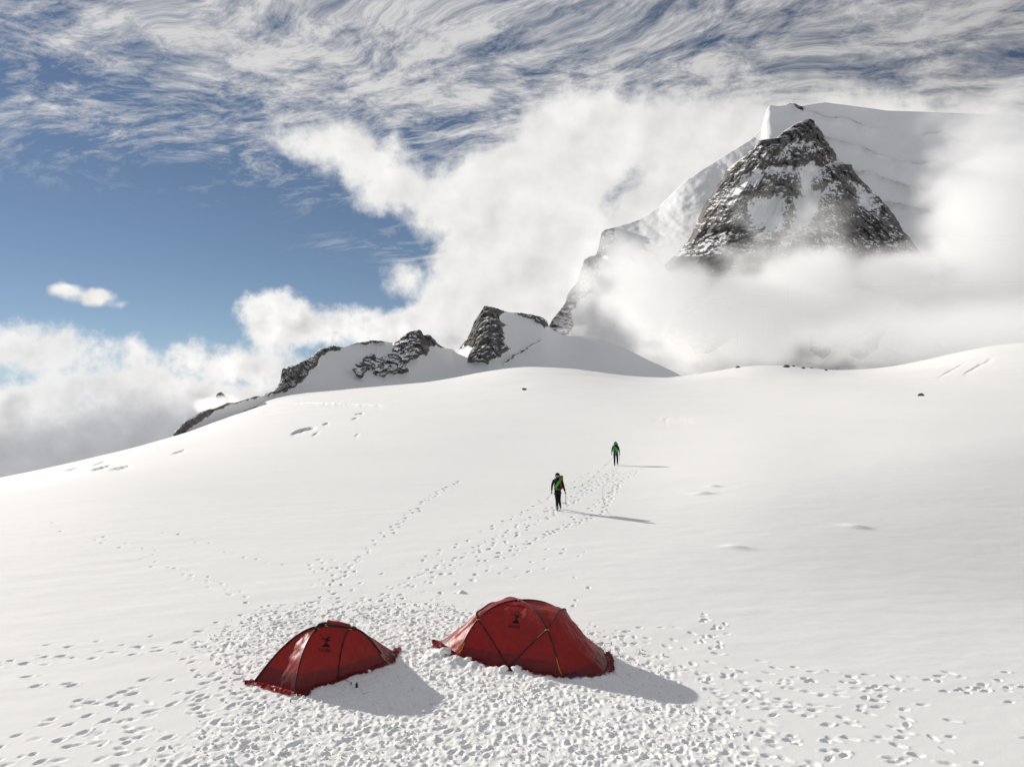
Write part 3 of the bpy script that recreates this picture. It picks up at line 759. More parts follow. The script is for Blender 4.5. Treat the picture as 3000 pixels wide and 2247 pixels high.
SNOW_T = [
    crop([(590, 730), (700, 690), (830, 640), (1000, 650), (1100, 680), (1200, 640), (1350, 610), (1430, 590), (1450, 610), (1300, 700), (1220, 760), (1215, 850), (1300, 860), (1400, 800), (1340, 900), (1250, 1020), (1220, 1120), (1150, 1200),
          (1000, 1240), (1040, 1060), (1010, 950), (1080, 900), (1080, 720), (1050, 705), (880, 740), (820, 705), (700, 770), (560, 830), (440, 880), (540, 770)], 2000, 280, 3.16),
    crop([(1000, 430), (1060, 400), (1200, 420), (1300, 450), (1250, 480), (1150, 470), (1050, 490), (900, 570), (850, 560), (930, 500)], 2000, 280, 3.16),
    crop([(1550, 780), (1640, 820), (1760, 900), (1800, 1050), (1700, 1060), (1600, 960)], 2000, 280, 3.16),
    crop([(620, 960), (900, 900), (980, 960), (960, 1200), (800, 1260), (640, 1120)], 2000, 280, 3.16),
]
w = 16.0 * fbm(PXT * 0.03, PYT * 0.03, octv=6, gain=0.62)
sn = np.full(PXT.shape, -60.0)
for i_, poly in enumerate(SNOW_T):
    sn = np.maximum(sn, poly_dist(PXT + w, PYT - w * 0.8, poly) - (10 if i_ == 3 else 0))
dust = 0.30 * np.exp(-((PXT - 2205) / 85.0) ** 2 - ((PYT - 640) / 75.0) ** 2) + 0.22 * np.exp(-((PXT - 2420) / 120.0) ** 2 - ((PYT - 470) / 40.0) ** 2) * 0
dust += 0.75 * sstep(690, 775, PYT + 22 * fbm(PXT * 0.02, PYT * 0.02, octv=4))
RT = np.clip(0.555 - dust - np.clip(sn, -60, 26) / 62.0 + 0.20 * fbm(PXT * 0.02 + 4, PYT * 0.02, octv=3), 0, 1) 
h01 = (PYT - 348) / (760 - 348)
DT = 1560 - 250 * h01 + 1300 * np.maximum(h01 - 0.98, 0) ** 1.2 + 95 * np.abs(uu) ** 2.2 * np.clip(h01 * 2.0, 0.15, 1.0)
X = (PXT - CX) / FPX * DT; Z = CAM_H + (HY - PYT) / FPX * DT
rr = sstep(0.15, 0.9, RT)
butt = np.exp(-((PXT - (2440 + (PYT - 560) * 0.1)) / 45.0) ** 2) * sstep(500, 600, PYT) * 42          # the buttress on the right of the couloir
butt += np.exp(-((PXT - interp_pts([(400, 2260), (560, 2170), (760, 2080)], PYT)) / 60.0) ** 2) * 38
butt -= np.exp(-((PXT - 2360) / 40.0) ** 2) * sstep(460, 560, PYT) * 25
edge = sstep(1.0, 0.95, np.abs(uu))
fall = (PXT - 2373) / (PYT - 250) * 260                                   # fans out from the top like the gullies do
butt += 17 * fbm(fall * 0.030, PYT * 0.004 + 3, octv=4, ridged=True) * np.clip(h01 * 2, 0.2, 1)
B = butt + rr * (12 + 26 * facets(X, DT, Z, 52.0, 21.0) + 8 * facets(X, DT, Z, 14.0, 5.0)) + (1 - rr) * 7 * fbm(X * 0.02, DT * 0.02, Z * 0.02, octv=4)
DT = DT - B * edge
X = (PXT - CX) / FPX * DT; Z = CAM_H + (HY - PYT) / FPX * DT
# close the body behind: the far side of the pyramid
nb = 12
ub = np.linspace(1, -1, nb + 2)[None, 1:-1]
PXB = xm + xh * ub; PYB = np.repeat(pyv[:, None], nb, 1)
DB = 1560 - 250 * (PYB - 348) / 412 + 1300 * np.maximum((PYB - 348) / 412 - 0.98, 0) ** 1.2 + 95 * np.clip((PYB - 348) / 412 * 2.0, 0.15, 1.0) + 260 * (1 - ub ** 2) * np.clip((PYB - 348) / 412, 0.03, 1)
XB = (PXB - CX) / FPX * DB; ZB = CAM_H + (HY - PYB) / FPX * DB
X = np.concatenate([X, XB], 1); Y = np.concatenate([DT, DB], 1); Z = np.concatenate([Z, ZB], 1)
RT = np.concatenate([RT, np.ones_like(XB)], 1)
rock_pyramid = grid_mesh('rock_pyramid', X[::-1], Y[::-1], Z[::-1], M_MOUNT, wrap=True, attrs={'rock': RT[::-1]})
rock_pyramid['kind'] = 'structure'
rock_pyramid['label'] = 'steep triangular rock face streaked with snow below the summit'

px = np.arange(596, 690, 1.6)
crest = interp_pts([(596, 1215), (606, 1192), (614, 1186), (624, 1184), (632, 1163), (636, 1152), (648, 1148), (654, 1152), (660, 1161), (664, 1163), (676, 1185), (690, 1210)], px)
far_peak = relief('far_peak', px, crest, crest * 0 + 1250.0, crest * 0 + 1290.0, crest * 0 + 1330.0, 60, M_MOUNT, lambda a, b: np.clip(0.9 + 0 * a, 0, 1),
                  lambda X, Y, Z, PX, PY, r: 7.0 * facets(X, Y, Z, 16.0, 4.0), back=(60, 1.5))
far_peak['label'] = 'tiny dark rock tip looking out of the cloud beyond the ridge'
# ------------------------------------------------------------------ mist hanging in front of the mountain (real volume, its density grown on a grid)
def mist(name, lo, hi, vox, dens_fn, density, color=(1.0, 1.0, 1.0), aniso=0.15):
    m = bpy.data.materials.new(name + '_air'); m.use_nodes = True
    nt = NT(m.node_tree)
    for nd in list(nt.n): nt.n.remove(nd)
    pv = nt.node('ShaderNodeVolumePrincipled')
    pv.inputs['Color'].default_value = (*color, 1)
    pv.inputs['Density'].default_value = density
    pv.inputs['Anisotropy'].default_value = aniso
    out = nt.node('ShaderNodeOutputMaterial')
    nt.l.new(pv.outputs[0], out.inputs['Volume'])
    m.cycles.volume_step_rate = 1.0
    tree = bpy.data.node_groups.new(name + '_grid', 'GeometryNodeTree')
    tree.interface.new_socket('Geometry', in_out='INPUT', socket_type='NodeSocketGeometry')
    tree.interface.new_socket('Geometry', in_out='OUTPUT', socket_type='NodeSocketGeometry')
    g = NT(tree)
    gi = g.node('NodeGroupInput'); go = g.node('NodeGroupOutput')
    vc = g.node('GeometryNodeVolumeCube')
    mid_ = [(lo[i] + hi[i]) / 2 for i in range(3)]
    vc.inputs['Min'].default_value = [lo[i] - mid_[i] for i in range(3)]; vc.inputs['Max'].default_value = [hi[i] - mid_[i] for i in range(3)]
    for ax, nm in enumerate(('X', 'Y', 'Z')):
        vc.inputs['Resolution ' + nm].default_value = int((hi[ax] - lo[ax]) / vox) + 1
    pos = g.vmath('ADD', E(g, g.node('GeometryNodeInputPosition').outputs[0]), tuple(mid_))
    g.put(vc.inputs['Density'], dens_fn(g, pos))
    sm = g.node('GeometryNodeSetMaterial'); sm.inputs['Material'].default_value = m
    g.l.new(vc.outputs[0], sm.inputs[0]); g.l.new(sm.outputs[0], go.inputs[0])
    me = bpy.data.meshes.new(name)
    bm = bmesh.new(); bmesh.ops.create_cube(bm, size=1.0)
    for v in bm.verts:
        v.co = Vector([v.co[i] * (hi[i] - lo[i]) for i in range(3)])
    bm.to_mesh(me); bm.free()
    me.materials.append(m)
    o = bpy.data.objects.new(name, me); COL.objects.link(o); o.location = mid_
    md = o.modifiers.new('grid', 'NODES'); md.node_group = tree
    o['kind'] = 'stuff'
    return o

def mtn_mist(g, pos):
    x, y, z = g.sep(pos)
    k = y / 1000.0
    u = x / k          # metres as if at 1000 m: keeps the bank's shape round the slope it hangs on
    h = (z - CAM_H) / k
    def b(px, py, rx, ry, amt=1.0):
        du = (u - (px - CX) / FPX * 1000) / (rx / FPX * 1000)
        dh = (h - (HY - py) / FPX * 1000) / (ry / FPX * 1000)
        return (1.0 - g.math('SQRT', du * du + dh * dh)) * amt
    wrp = g.vmath('ADD', pos, g.vmath('SCALE', g.vmath('SUBTRACT', g.noise(pos, 1 / 130.0, 2.0, 0.5, color=True), (0.5, 0.5, 0.5)), scale=90.0))
    wrp = g.vmath('MULTIPLY', wrp, (1, 0.4, 1))
    n1 = g.noise(wrp, 1 / 170.0, 5.0, 0.60) - 0.5
    n2 = g.noise(g.vmath('MULTIPLY', wrp, (1, 1, 1.5)), 1 / 55.0, 6.0, 0.62) - 0.5
    f = b(2330, 900, 620, 230, 1.0)
    f = f.smax(b(2330, 860, 470, 130, 0.95), 0.2)
    f = f.smax(b(2960, 640, 300, 420, 0.95), 0.2)
    f = f.smax(b(1900, 850, 260, 190, 0.75), 0.15)
    f = f.smax(b(1720, 840, 130, 160, 0.42), 0.1)
    f = f.smax(b(3150, 900, 560, 330, 1.1), 0.2)
    f = f.smax(b(2620, 810, 230, 120, 1.0), 0.15)
    f = f.smax(b(2030, 825, 150, 95, 0.85), 0.15)
    f = f.smax(b(2060, 930, 210, 140, 0.95), 0.15)
    f = f.smax(b(2260, 700, 330, 130, 0.22), 0.1)
    f = f + n1 * 1.7 + n2 * 1.75
    d = g.ramp(f, 0.02, 0.62)
    mid = g.math('ABSOLUTE', y - 1030.0 - n1 * 120.0)
    d = d * g.ramp(mid, 170.0, 60.0)
    return d * d * 0.9 + d * 0.1

mountain_mist = mist('mountain_mist', (-20, 850, -20), (960, 1220, 460), 5.0, mtn_mist, 0.0155)
mountain_mist['label'] = 'pale mist drifting across the foot of the big mountain'

def tip_mist(g, pos):
    x, y, z = g.sep(pos)
    n = g.noise(pos, 1 / 30.0, 5.0, 0.6) - 0.5
    cx_, cy_, cz_ = P(634, 1186, 1230)
    u = (x - cx_) / 42.0; v = (y - cy_) / 34.0; w_ = (z - cz_) / 17.0
    return g.ramp(1.0 - g.math('SQRT', u * u + v * v + w_ * w_) + n * 1.1, 0.05, 0.6)
c_ = P(634, 1186, 1230)
cloud_wisp = mist('cloud_wisp', (c_[0] - 60, c_[1] - 45, c_[2] - 30), (c_[0] + 60, c_[1] + 45, c_[2] + 30), 3.0, tip_mist, 0.06)
cloud_wisp['label'] = 'wisp of cloud round the far rock tip'

def slope_fog(g, pos):
    x, y, z = g.sep(pos)
    n = g.noise(g.vmath('MULTIPLY', pos, (1, 0.5, 1.6)), 1 / 70.0, 5.0, 0.6) - 0.5
    u = (x - 470.0) / 240.0; v = (y - 730.0) / 130.0; w_ = (z - 34.0) / 42.0
    return g.ramp(1.0 - g.math('SQRT', u * u + v * v + w_ * w_) + n * 0.9, 0.0, 0.8)
slope_mist = mist('slope_mist', (200, 590, -12), (740, 870, 84), 5.0, slope_fog, 0.014)
slope_mist['label'] = 'thin mist over the far right edge of the snow field'
# ------------------------------------------------------------------ small mesh helpers
def flat_mat(name, col, rough=0.6, spec=0.3, metal=0.0, bump=0.0, bscale=40.0, var=0.12):
    m, nt, bs = new_mat(name)
    pos = E(nt, nt.node('ShaderNodeTexCoord').outputs['Object'])
    n = nt.noise(pos, bscale, 4.0, 0.6)
    lo = tuple(c * (1 - var) for c in col); hi = tuple(min(1, c * (1 + var)) for c in col)
    nt.put(bs.inputs['Base Color'], nt.mix(nt.ramp(n, 0.3, 0.7), lo, hi))
    bs.inputs['Roughness'].default_value = rough
    bs.inputs['Specular IOR Level'].default_value = spec
    bs.inputs['Metallic'].default_value = metal
    if bump:
        b = nt.node('ShaderNodeBump'); b.inputs['Strength'].default_value = 0.5; b.inputs['Distance'].default_value = bump
        nt.put(b.inputs['Height'], n); nt.l.new(b.outputs[0], bs.inputs['Normal'])
    return m

def fabric_mat(name, col, trans=0.30, rough=0.42, wr=0.009):
    """thin coated tent cloth: shines a little, lets some light through"""
    m, nt, bs = new_mat(name)
    pos = E(nt, nt.node('ShaderNodeNewGeometry').outputs['Position'])
    n = nt.noise(pos, 7.0, 5.0, 0.6)
    lo = tuple(c * 0.88 for c in col); hi = tuple(c * 1.1 for c in col)
    c = nt.mix(nt.ramp(n, 0.3, 0.7), lo, hi)
    nt.put(bs.inputs['Base Color'], c)
    bs.inputs['Roughness'].default_value = rough
    bs.inputs['Specular IOR Level'].default_value = 0.45
    b = nt.node('ShaderNodeBump'); b.inputs['Strength'].default_value = 0.6; b.inputs['Distance'].default_value = wr
    wv = nt.noise(nt.vmath('MULTIPLY', pos, (1.0, 1.0, 0.35)), 22.0, 4.0, 0.6, dist=0.6)
    nt.put(b.inputs['Height'], wv)
    nt.l.new(b.outputs[0], bs.inputs['Normal'])
    tr = nt.node('ShaderNodeBsdfTranslucent')
    nt.put(tr.inputs['Color'], nt.mix(0.5, c, (0.85, 0.04, 0.03)))
    nt.l.new(b.outputs[0], tr.inputs['Normal'])
    mx = nt.node('ShaderNodeMixShader'); mx.inputs[0].default_value = trans
    nt.l.new(bs.outputs[0], mx.inputs[1]); nt.l.new(tr.outputs[0], mx.inputs[2])
    nt.l.new(mx.outputs[0], nt.n['Material Output'].inputs['Surface'])
    return m

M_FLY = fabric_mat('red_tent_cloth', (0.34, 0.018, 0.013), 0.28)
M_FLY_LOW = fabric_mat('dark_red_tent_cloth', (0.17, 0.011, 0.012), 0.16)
M_POLE = flat_mat('black_pole_sleeve', (0.012, 0.011, 0.012), 0.5, 0.4)
M_YEL = flat_mat('yellow_webbing', (0.55, 0.36, 0.02), 0.6)
M_PRINT = flat_mat('black_print', (0.012, 0.008, 0.008), 0.7, 0.2)
M_CORD = flat_mat('dark_cord', (0.03, 0.028, 0.03), 0.7)

def link(name, me, parent=None, **props):
    o = bpy.data.objects.new(name, me); COL.objects.link(o)
    if parent is not None: o.parent = parent
    for k, v in props.items(): o[k] = v
    return o

def empty(name, loc, label=None, cat=None, group=None):
    o = bpy.data.objects.new(name, None); COL.objects.link(o); o.location = loc; o.empty_display_size = 0.1
    if label: o['label'] = label
    if cat: o['category'] = cat
    if group: o['group'] = group
    return o

def part(name, me, parent):
    """a mesh given in world coordinates becomes a child of a thing standing at parent.location"""
    root = parent
    off = Vector((0, 0, 0))
    while root is not None: off += root.location; root = root.parent
    for v in me.vertices: v.co -= off
    return link(name, me, parent)

def tube(pts, r, seg=6, mat=None, name='tube', r_end=None):
    pts = [Vector(p) for p in pts]
    bm = bmesh.new(); rings = []
    up0 = Vector((0.13, 0.21, 0.97))
    for i, p in enumerate(pts):
        t = (pts[min(i + 1, len(pts) - 1)] - pts[max(i - 1, 0)]).normalized()
        a = t.cross(up0)
        if a.length < 1e-3: a = t.cross(Vector((1, 0, 0)))
        a.normalize(); b = t.cross(a)
        rr = r if r_end is None else r + (r_end - r) * i / (len(pts) - 1)
        rings.append([bm.verts.new(p + (a * math.cos(k / seg * 6.2832) + b * math.sin(k / seg * 6.2832)) * rr) for k in range(seg)])
    for i in range(len(rings) - 1):
        for k in range(seg):
            bm.faces.new((rings[i][k], rings[i][(k + 1) % seg], rings[i + 1][(k + 1) % seg], rings[i + 1][k]))
    bm.faces.new(rings[0][::-1]); bm.faces.new(rings[-1])
    me = bpy.data.meshes.new(name); bm.to_mesh(me); bm.free()
    for p in me.polygons: p.use_smooth = True
    if mat: me.materials.append(mat)
    return me

def arr_mesh(name, A, mat):
    nr, nc = A.shape[:2]
    me = bpy.data.meshes.new(name)
    f = [(i * nc + j, i * nc + j + 1, (i + 1) * nc + j + 1, (i + 1) * nc + j) for i in range(nr - 1) for j in range(nc - 1)]
    me.from_pydata([tuple(v) for v in A.reshape(-1, 3)], [], f)
    for p in me.polygons: p.use_smooth = True
    me.materials.append(mat)
    return me

def bez(p0, p1, p2, p3, n=24):
    p0, p1, p2, p3 = map(lambda q: np.array(q, float), (p0, p1, p2, p3))
    t = np.linspace(0, 1, n)[:, None]
    return (1 - t) ** 3 * p0 + 3 * t * (1 - t) ** 2 * p1 + 3 * t * t * (1 - t) * p2 + t ** 3 * p3

def leg(foot_, apex, n=24, a=0.20, zc=0.62, b=0.58, dip=0.0):
    """a bent pole from its foot up to a crossing"""
    f = np.array(foot_, float); q = np.array(apex, float); d = q - f; H = d[2]
    p1 = f + np.array([d[0] * a, d[1] * a, H * zc]); p2 = f + np.array([d[0] * b, d[1] * b, H * (1.0 + dip)])
    return bez(f, p1, p2, q, n)

def resamp(c, n):
    c = np.asarray(c, float)
    L = np.concatenate([[0], np.cumsum(np.linalg.norm(np.diff(c, axis=0), axis=1))])
    s = np.linspace(0, L[-1], n)
    return np.stack([np.interp(s, L, c[:, k]) for k in range(3)], -1)

def ruled(c1, c2, centre, n=34, nu=30, sag=0.04, wr=0.006, seed=0.0):
    """cloth stretched between two curves; sags towards the inside and creases a little"""
    A = resamp(c1, n); B = resamp(c2, n)
    u = np.linspace(0, 1, nu)
    S = A[:, None] * (1 - u)[None, :, None] + B[:, None] * u[None, :, None]
    du = np.gradient(S, axis=1); dv = np.gradient(S, axis=0)
    N = np.cross(du, dv); ln = np.linalg.norm(N, axis=2, keepdims=True)
    N = np.where(ln > 1e-9, N / np.maximum(ln, 1e-9), 0)
    mid = S.reshape(-1, 3).mean(0)
    if np.dot(N[n // 2, nu // 2], mid - np.array(centre)) < 0: N = -N
    wid = np.linalg.norm(A - B, axis=1)[:, None]
    prof = (4 * u * (1 - u))[None] * np.clip(wid / max(wid.max(), 1e-6), 0, 1) * np.sin(np.linspace(0.15, math.pi - 0.1, n))[:, None]
    crease = wr * (fbm(S[..., 0] * 5 + seed, S[..., 1] * 5, S[..., 2] * 3, octv=4) * 2.0 + np.abs(perlin((S[..., 0] + S[..., 1]) * 4 + seed, S[..., 2] * 1.5)) * 1.2) * np.sqrt(np.clip(4 * u * (1 - u), 0, 1))[None]
    return S + N * (crease - sag * prof)[..., None]

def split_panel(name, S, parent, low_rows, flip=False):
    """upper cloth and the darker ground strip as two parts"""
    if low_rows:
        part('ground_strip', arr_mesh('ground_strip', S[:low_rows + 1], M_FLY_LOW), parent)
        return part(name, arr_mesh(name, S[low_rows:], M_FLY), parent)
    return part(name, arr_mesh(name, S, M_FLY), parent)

def flap(line, centre, width, parent, seed, n=60, lift=0.05, mat=None):
    """snow flap: the loose strip of cloth lying on the snow along the tent's foot"""
    A = resamp(line, n); s = np.linspace(0, 1, n)
    t = np.gradient(A, axis=0); t[:, 2] = 0; t /= np.linalg.norm(t, axis=1, keepdims=True)
    o = np.stack([t[:, 1], -t[:, 0], 0 * s], -1)
    if np.dot(o[n // 2], A[n // 2] - np.array(centre)) < 0: o = -o
    rows = []
    for k in np.linspace(0, 1, 7):
        w = width * k * (1 + 0.35 * perlin(s * 9 + seed, s * 0 + 3.3) + 0.2 * perlin(s * 26 + seed, s * 0 + 5))
        p = A + o * w[:, None]
        gz = np.array([ground(q[0], q[1]) for q in p])
        z = gz + 0.012 + lift * k * np.clip(perlin(s * 22 + seed, s * 0 + k * 2.0) + 0.25, 0, 1) + 0.02 * (1 - k)
        if k == 0: z = np.maximum(z, A[:, 2] + 0.03)
        rows.append(np.stack([p[:, 0], p[:, 1], z], -1))
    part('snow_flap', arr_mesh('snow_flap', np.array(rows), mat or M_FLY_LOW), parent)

FONT = {'S': ['01111', '10000', '10000', '01110', '00001', '00001', '11110'], 'A': ['00100', '01010', '10001', '10001', '11111', '10001', '10001'],
        'L': ['10000', '10000', '10000', '10000', '10000', '10000', '11111'], 'E': ['11111', '10000', '10000', '11110', '10000', '10000', '11111'],
        'W': ['10001', '10001', '10001', '10101', '10101', '11011', '10001']}
from mathutils.bvhtree import BVHTree
def emblem(parent, S, px, py, width, tilt, z_out):
    """soaring bird over a peak with the maker's word under it, printed on the cloth"""
    dpx = (S[..., 0] / S[..., 1] * FPX + CX - px) ** 2 + (HY - (S[..., 2] - CAM_H) / S[..., 1] * FPX - py) ** 2
    i, j = np.unravel_index(np.argmin(dpx), dpx.shape)
    i = min(max(i, 1), S.shape[0] - 2); j = min(max(j, 1), S.shape[1] - 2)
    c = Vector(S[i, j]); ex = Vector(S[i, j + 1] - S[i, j - 1]).normalized()
    if ex.x < 0: ex = -ex
    n = ex.cross(Vector(S[i + 1, j] - S[i - 1, j])).normalized()
    if n.y > 0: n = -n
    ey = n.cross(ex); 
    if ey.z < 0: ey = -ey
    ex = (ex * math.cos(tilt) + ey * math.sin(tilt)).normalized(); ey = n.cross(ex)
    if ey.z < 0: ey = -ey
    nr, nc = S.shape[:2]
    bvh = BVHTree.FromPolygons([Vector(v) for v in S.reshape(-1, 3)], [(a * nc + b, a * nc + b + 1, (a + 1) * nc + b + 1, (a + 1) * nc + b) for a in range(nr - 1) for b in range(nc - 1)])
    def cells(fn, x0, x1, y0, y1, nx, ny, nm):
        verts, faces = [], []
        for a in range(nx):
            for b in range(ny):
                xa, xb = x0 + (x1 - x0) * a / nx, x0 + (x1 - x0) * (a + 1) / nx
                ya, yb = y0 + (y1 - y0) * b / ny, y0 + (y1 - y0) * (b + 1) / ny
                if fn((xa + xb) / 2, (ya + yb) / 2):
                    q = []
                    for X, Y in ((xa, ya), (xb, ya), (xb, yb), (xa, yb)):
                        p = c + (ex * X + ey * Y) * width
                        h = bvh.ray_cast(p + n * 0.4, -n)
                        q.append((h[0] if h[0] is not None else p) + n * z_out)
                    k = len(verts); verts += [tuple(v) for v in q]; faces.append((k, k + 1, k + 2, k + 3))
        me = bpy.data.meshes.new(nm); me.from_pydata(verts, [], faces); me.materials.append(M_PRINT)
        part(nm, me, parent)
    bird = [(-0.50, 0.40), (-0.20, 0.44), (0.02, 0.36), (0.12, 0.50), (0.48, 0.62), (0.46, 0.54), (0.22, 0.42), (0.20, 0.34), (0.44, 0.32), (0.40, 0.24), (0.20, 0.22), (0.16, 0.10), (-0.16, 0.10), (-0.10, 0.16), (0.02, 0.18), (0.0, 0.26), (-0.20, 0.36)]
    tri = [(-0.36, -0.30), (0.02, 0.06), (0.10, 0.08), (0.42, -0.28)]
    inp = lambda poly: (lambda X, Y: poly_dist(np.array([X]), np.array([Y]), poly)[0] > 0)
    cells(inp(bird), -0.52, 0.52, 0.08, 0.64, 34, 20, 'emblem_bird')
    cells(inp(tri), -0.40, 0.45, -0.32, 0.1, 22, 12, 'emblem_peak')
    word = 'SALEWA'
    def txt(X, Y):
        k = int((X + 0.54) / 0.18); 
        if not 0 <= k < 6: return False
        cx_ = int(((X + 0.54) - k * 0.18) / 0.18 * 6); cy_ = 6 - int((Y + 0.66) / 0.24 * 7)
        return cx_ < 5 and 0 <= cy_ < 7 and FONT[word[k]][cy_][cx_] == '1'
    cells(txt, -0.54, 0.54, -0.66, -0.42, 36, 7, 'maker_word')

# ------------------------------------------------------------------ the right-hand tent: four crossing poles and an end porch on either side
def gz3(px, py, z=0.0):
    x, y = G(px, py); return np.array([x, y, z])
def tent_right():
    F1 = np.array([-1.22, 18.19, 0.02]); F2 = np.array([1.055, 17.2, 0.0]); Mf = np.array([-0.075, 17.58, 0.0])
    off = np.array([0.68, 1.58, 0.0])
    B2 = F1 + off; B1 = F2 + off; Mb = Mf + off * 1.12
    X = np.array([0.18, 18.5, 1.235])
    Q3 = np.array([-0.72, 18.72, 0.95]); Q4 = np.array([1.10, 18.15, 1.10])
    t = empty('expedition_tent', (0.1, 18.3, 0.0), 'bigger dark red dome tent on the right with four crossed black poles', 'tent', 'red tents pitched on the snow')
    C = (0.2, 18.5, 0.2)
    p1f = leg(F1, X, 40, 0.16, 0.66, 0.50, 0.02); p1b = leg(B1, X, 40, 0.16, 0.66, 0.50, 0.02)
    p2f = leg(F2, X, 40, 0.16, 0.66, 0.50, 0.02); p2b = leg(B2, X, 40, 0.16, 0.66, 0.50, 0.02)
    # the crossings lie on the long poles where the side hoops pass
    c13 = p1f[17]; c24 = p2f[17]; c13b = p2b[17]; c24b = p1b[17]
    def hoop(M0, ca, Q, cb, M1):
        a = bez(M0, M0 + (ca - M0) * 0.4 + np.array([0, 0, 0.05]), M0 + (ca - M0) * 0.75 + np.array([0, 0, 0.04]), ca, 16)
        tan = (ca - M0); tan = tan / np.linalg.norm(tan)
        up = bez(ca, ca + tan * 0.16 + np.array([0, 0, 0.05]), Q - (cb - ca) * 0.22 + np.array([0, 0, 0.005]), Q, 14)
        tb = (cb - M1); tb = tb / np.linalg.norm(tb)
        dn = bez(Q, Q + (cb - ca) * 0.22, cb + tb * 0.16 + np.array([0, 0, 0.05]), cb, 14)
        b = bez(cb, cb + (M1 - cb) * 0.3, cb + (M1 - cb) * 0.7, M1, 12)
        return a, up, dn, b
    h3 = hoop(Mf, c13, Q3, c13b, Mb); h4 = hoop(Mf, c24, Q4, c24b, Mb)
    cat = np.concatenate
    front = ruled(cat([h3[0], p1f[17:]]), cat([h4[0], p2f[17:]]), C, 50, 44, 0.035, 0.0133, 1.0)
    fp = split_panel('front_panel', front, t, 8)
    split_panel('front_side_panel', ruled(p1f[:18], h3[0], C, 34, 26, 0.02, 0.0114, 2.0), t, 9)
    split_panel('front_side_panel', ruled(h4[0], p2f[:18], C, 34, 26, 0.02, 0.0114, 3.0), t, 9)
    split_panel('roof_panel', ruled(cat([p1f[17:], p2b[::-1][:23]]), cat([h3[1], h3[2]]), C, 50, 22, 0.015, 0.0152, 4.0), t, 0)
    split_panel('roof_panel', ruled(cat([p2f[17:], p1b[::-1][:23]]), cat([h4[1], h4[2]]), C, 50, 22, 0.015, 0.0152, 5.0), t, 0)
    back = ruled(cat([h3[3][::-1], p2b[17:]]), cat([h4[3][::-1], p1b[17:]]), C, 40, 30, 0.03, 0.0114, 6.0)
    split_panel('back_panel', back, t, 7)
    split_panel('back_side_panel', ruled(p2b[:18], h3[3][::-1], C, 26, 18, 0.02, 0.0114, 7.0), t, 7)
    split_panel('back_side_panel', ruled(h4[3][::-1], p1b[:18], C, 26, 18, 0.02, 0.0114, 8.0), t, 7)
    # end porches
    EL = [F1, gz3(1322, 1920), gz3(1296, 1900), gz3(1290, 1880), (B2 + np.array([-0.35, -0.15, 0])), B2]
    topL = cat([p1f[:18], h3[1], h3[2], p2b[:18][::-1]])
    SL = ruled(EL, topL, C, 70, 30, 0.03, 0.0152, 9.0).transpose(1, 0, 2)
    split_panel('porch_panel', SL, t, 6)
    ER = [F2, gz3(1700, 1984), gz3(1772, 1976), gz3(1783, 1950), gz3(1770, 1912), (B1 + np.array([0.45, -0.1, 0])), B1]
    topR = cat([p2f[:18], h4[1], h4[2], p1b[:18][::-1]])
    SR = ruled(ER, topR, C, 70, 30, 0.05, 0.0190, 10.0).transpose(1, 0, 2)
    split_panel('porch_panel', SR, t, 6)
    poles = []
    for crv in (cat([p1f[4:], p1b[::-1]]), cat([p2f[4:], p2b[::-1]]), cat(h3), cat(h4)):
        # sleeves stand a finger's width proud of the cloth
        c = resamp(crv, 70); out = c - np.array([0.2, 18.5, 0.1]); out /= np.linalg.norm(out, axis=1, keepdims=True)
        poles.append(part('pole', tube(c + out * 0.011, 0.015, 6, M_POLE, 'pole'), t))
    for f, crv in ((F1, p1f), (F2, p2f)):
        g0 = f + (f - X) * np.array([0.05, 0.05, 0]); g0[2] = ground(g0[0], g0[1]) + 0.01
        part('yellow_strap', tube([crv[6] + np.array([0, -0.03, 0.0]), crv[3] + np.array([0, -0.035, 0]), g0], 0.009, 5, M_YEL, 'yellow_strap'), t)
    for q in (c13, c24, X):
        q = np.array(q)
        part('yellow_clip', tube([q + np.array([-0.05, -0.035, 0.00]), q + np.array([0.0, -0.045, 0.022]), q + np.array([0.05, -0.035, 0.012])], 0.010, 5, M_YEL, 'yellow_clip'), t)
    for hp, sd in ((h3[0], poles[2]), (h4[0], poles[3])):
        for k in (4, 8, 12):
            q = hp[k]; part('pole_clip', tube([q + np.array([-0.02, -0.02, 0.01]), q + np.array([0.035, -0.025, 0.012])], 0.010, 5, M_POLE, 'pole_clip'), sd)
    for k in (8, 13, 22, 29):
        for leg_, pl_ in ((p1f, poles[0]), (p2f, poles[1])):
            q = leg_[k]; part('pole_clip', tube([q + np.array([-0.012, -0.03, -0.015]), q + np.array([0.03, -0.03, -0.03])], 0.012, 5, M_POLE, 'pole_clip'), pl_)
    flap([F1, Mf, F2], C, 0.10, t, 1.0, 60, 0.03)
    flap([F2, gz3(1700, 1984), gz3(1772, 1976)], C, 0.12, t, 2.0, 40, 0.03)
    flap([gz3(1776, 1972), gz3(1783, 1950), gz3(1772, 1914)], C, 0.14, t, 3.0, 40, 0.16)
    flap([gz3(1330, 1926), gz3(1296, 1900), gz3(1290, 1880)], C, 0.22, t, 4.0, 50, 0.10)
    emblem(fp, front, 1510, 1813, 0.27, -0.02, 0.006)
    # rain gutter over the door, a loose tuck of cloth under the crossing
    k0 = [front[int(r)][int(cn)] for r, cn in ((41, 4), (42, 14), (42, 24), (41, 36))]
    part('door_hood', arr_mesh('door_hood', np.array([[v + np.array([0, -0.004, 0.02]) for v in resamp(k0, 20)], [v + np.array([0, -0.05 - 0.02 * math.sin(i / 19 * 3.14), -0.012]) for i, v in enumerate(resamp(k0, 20))]]), M_FLY), t)
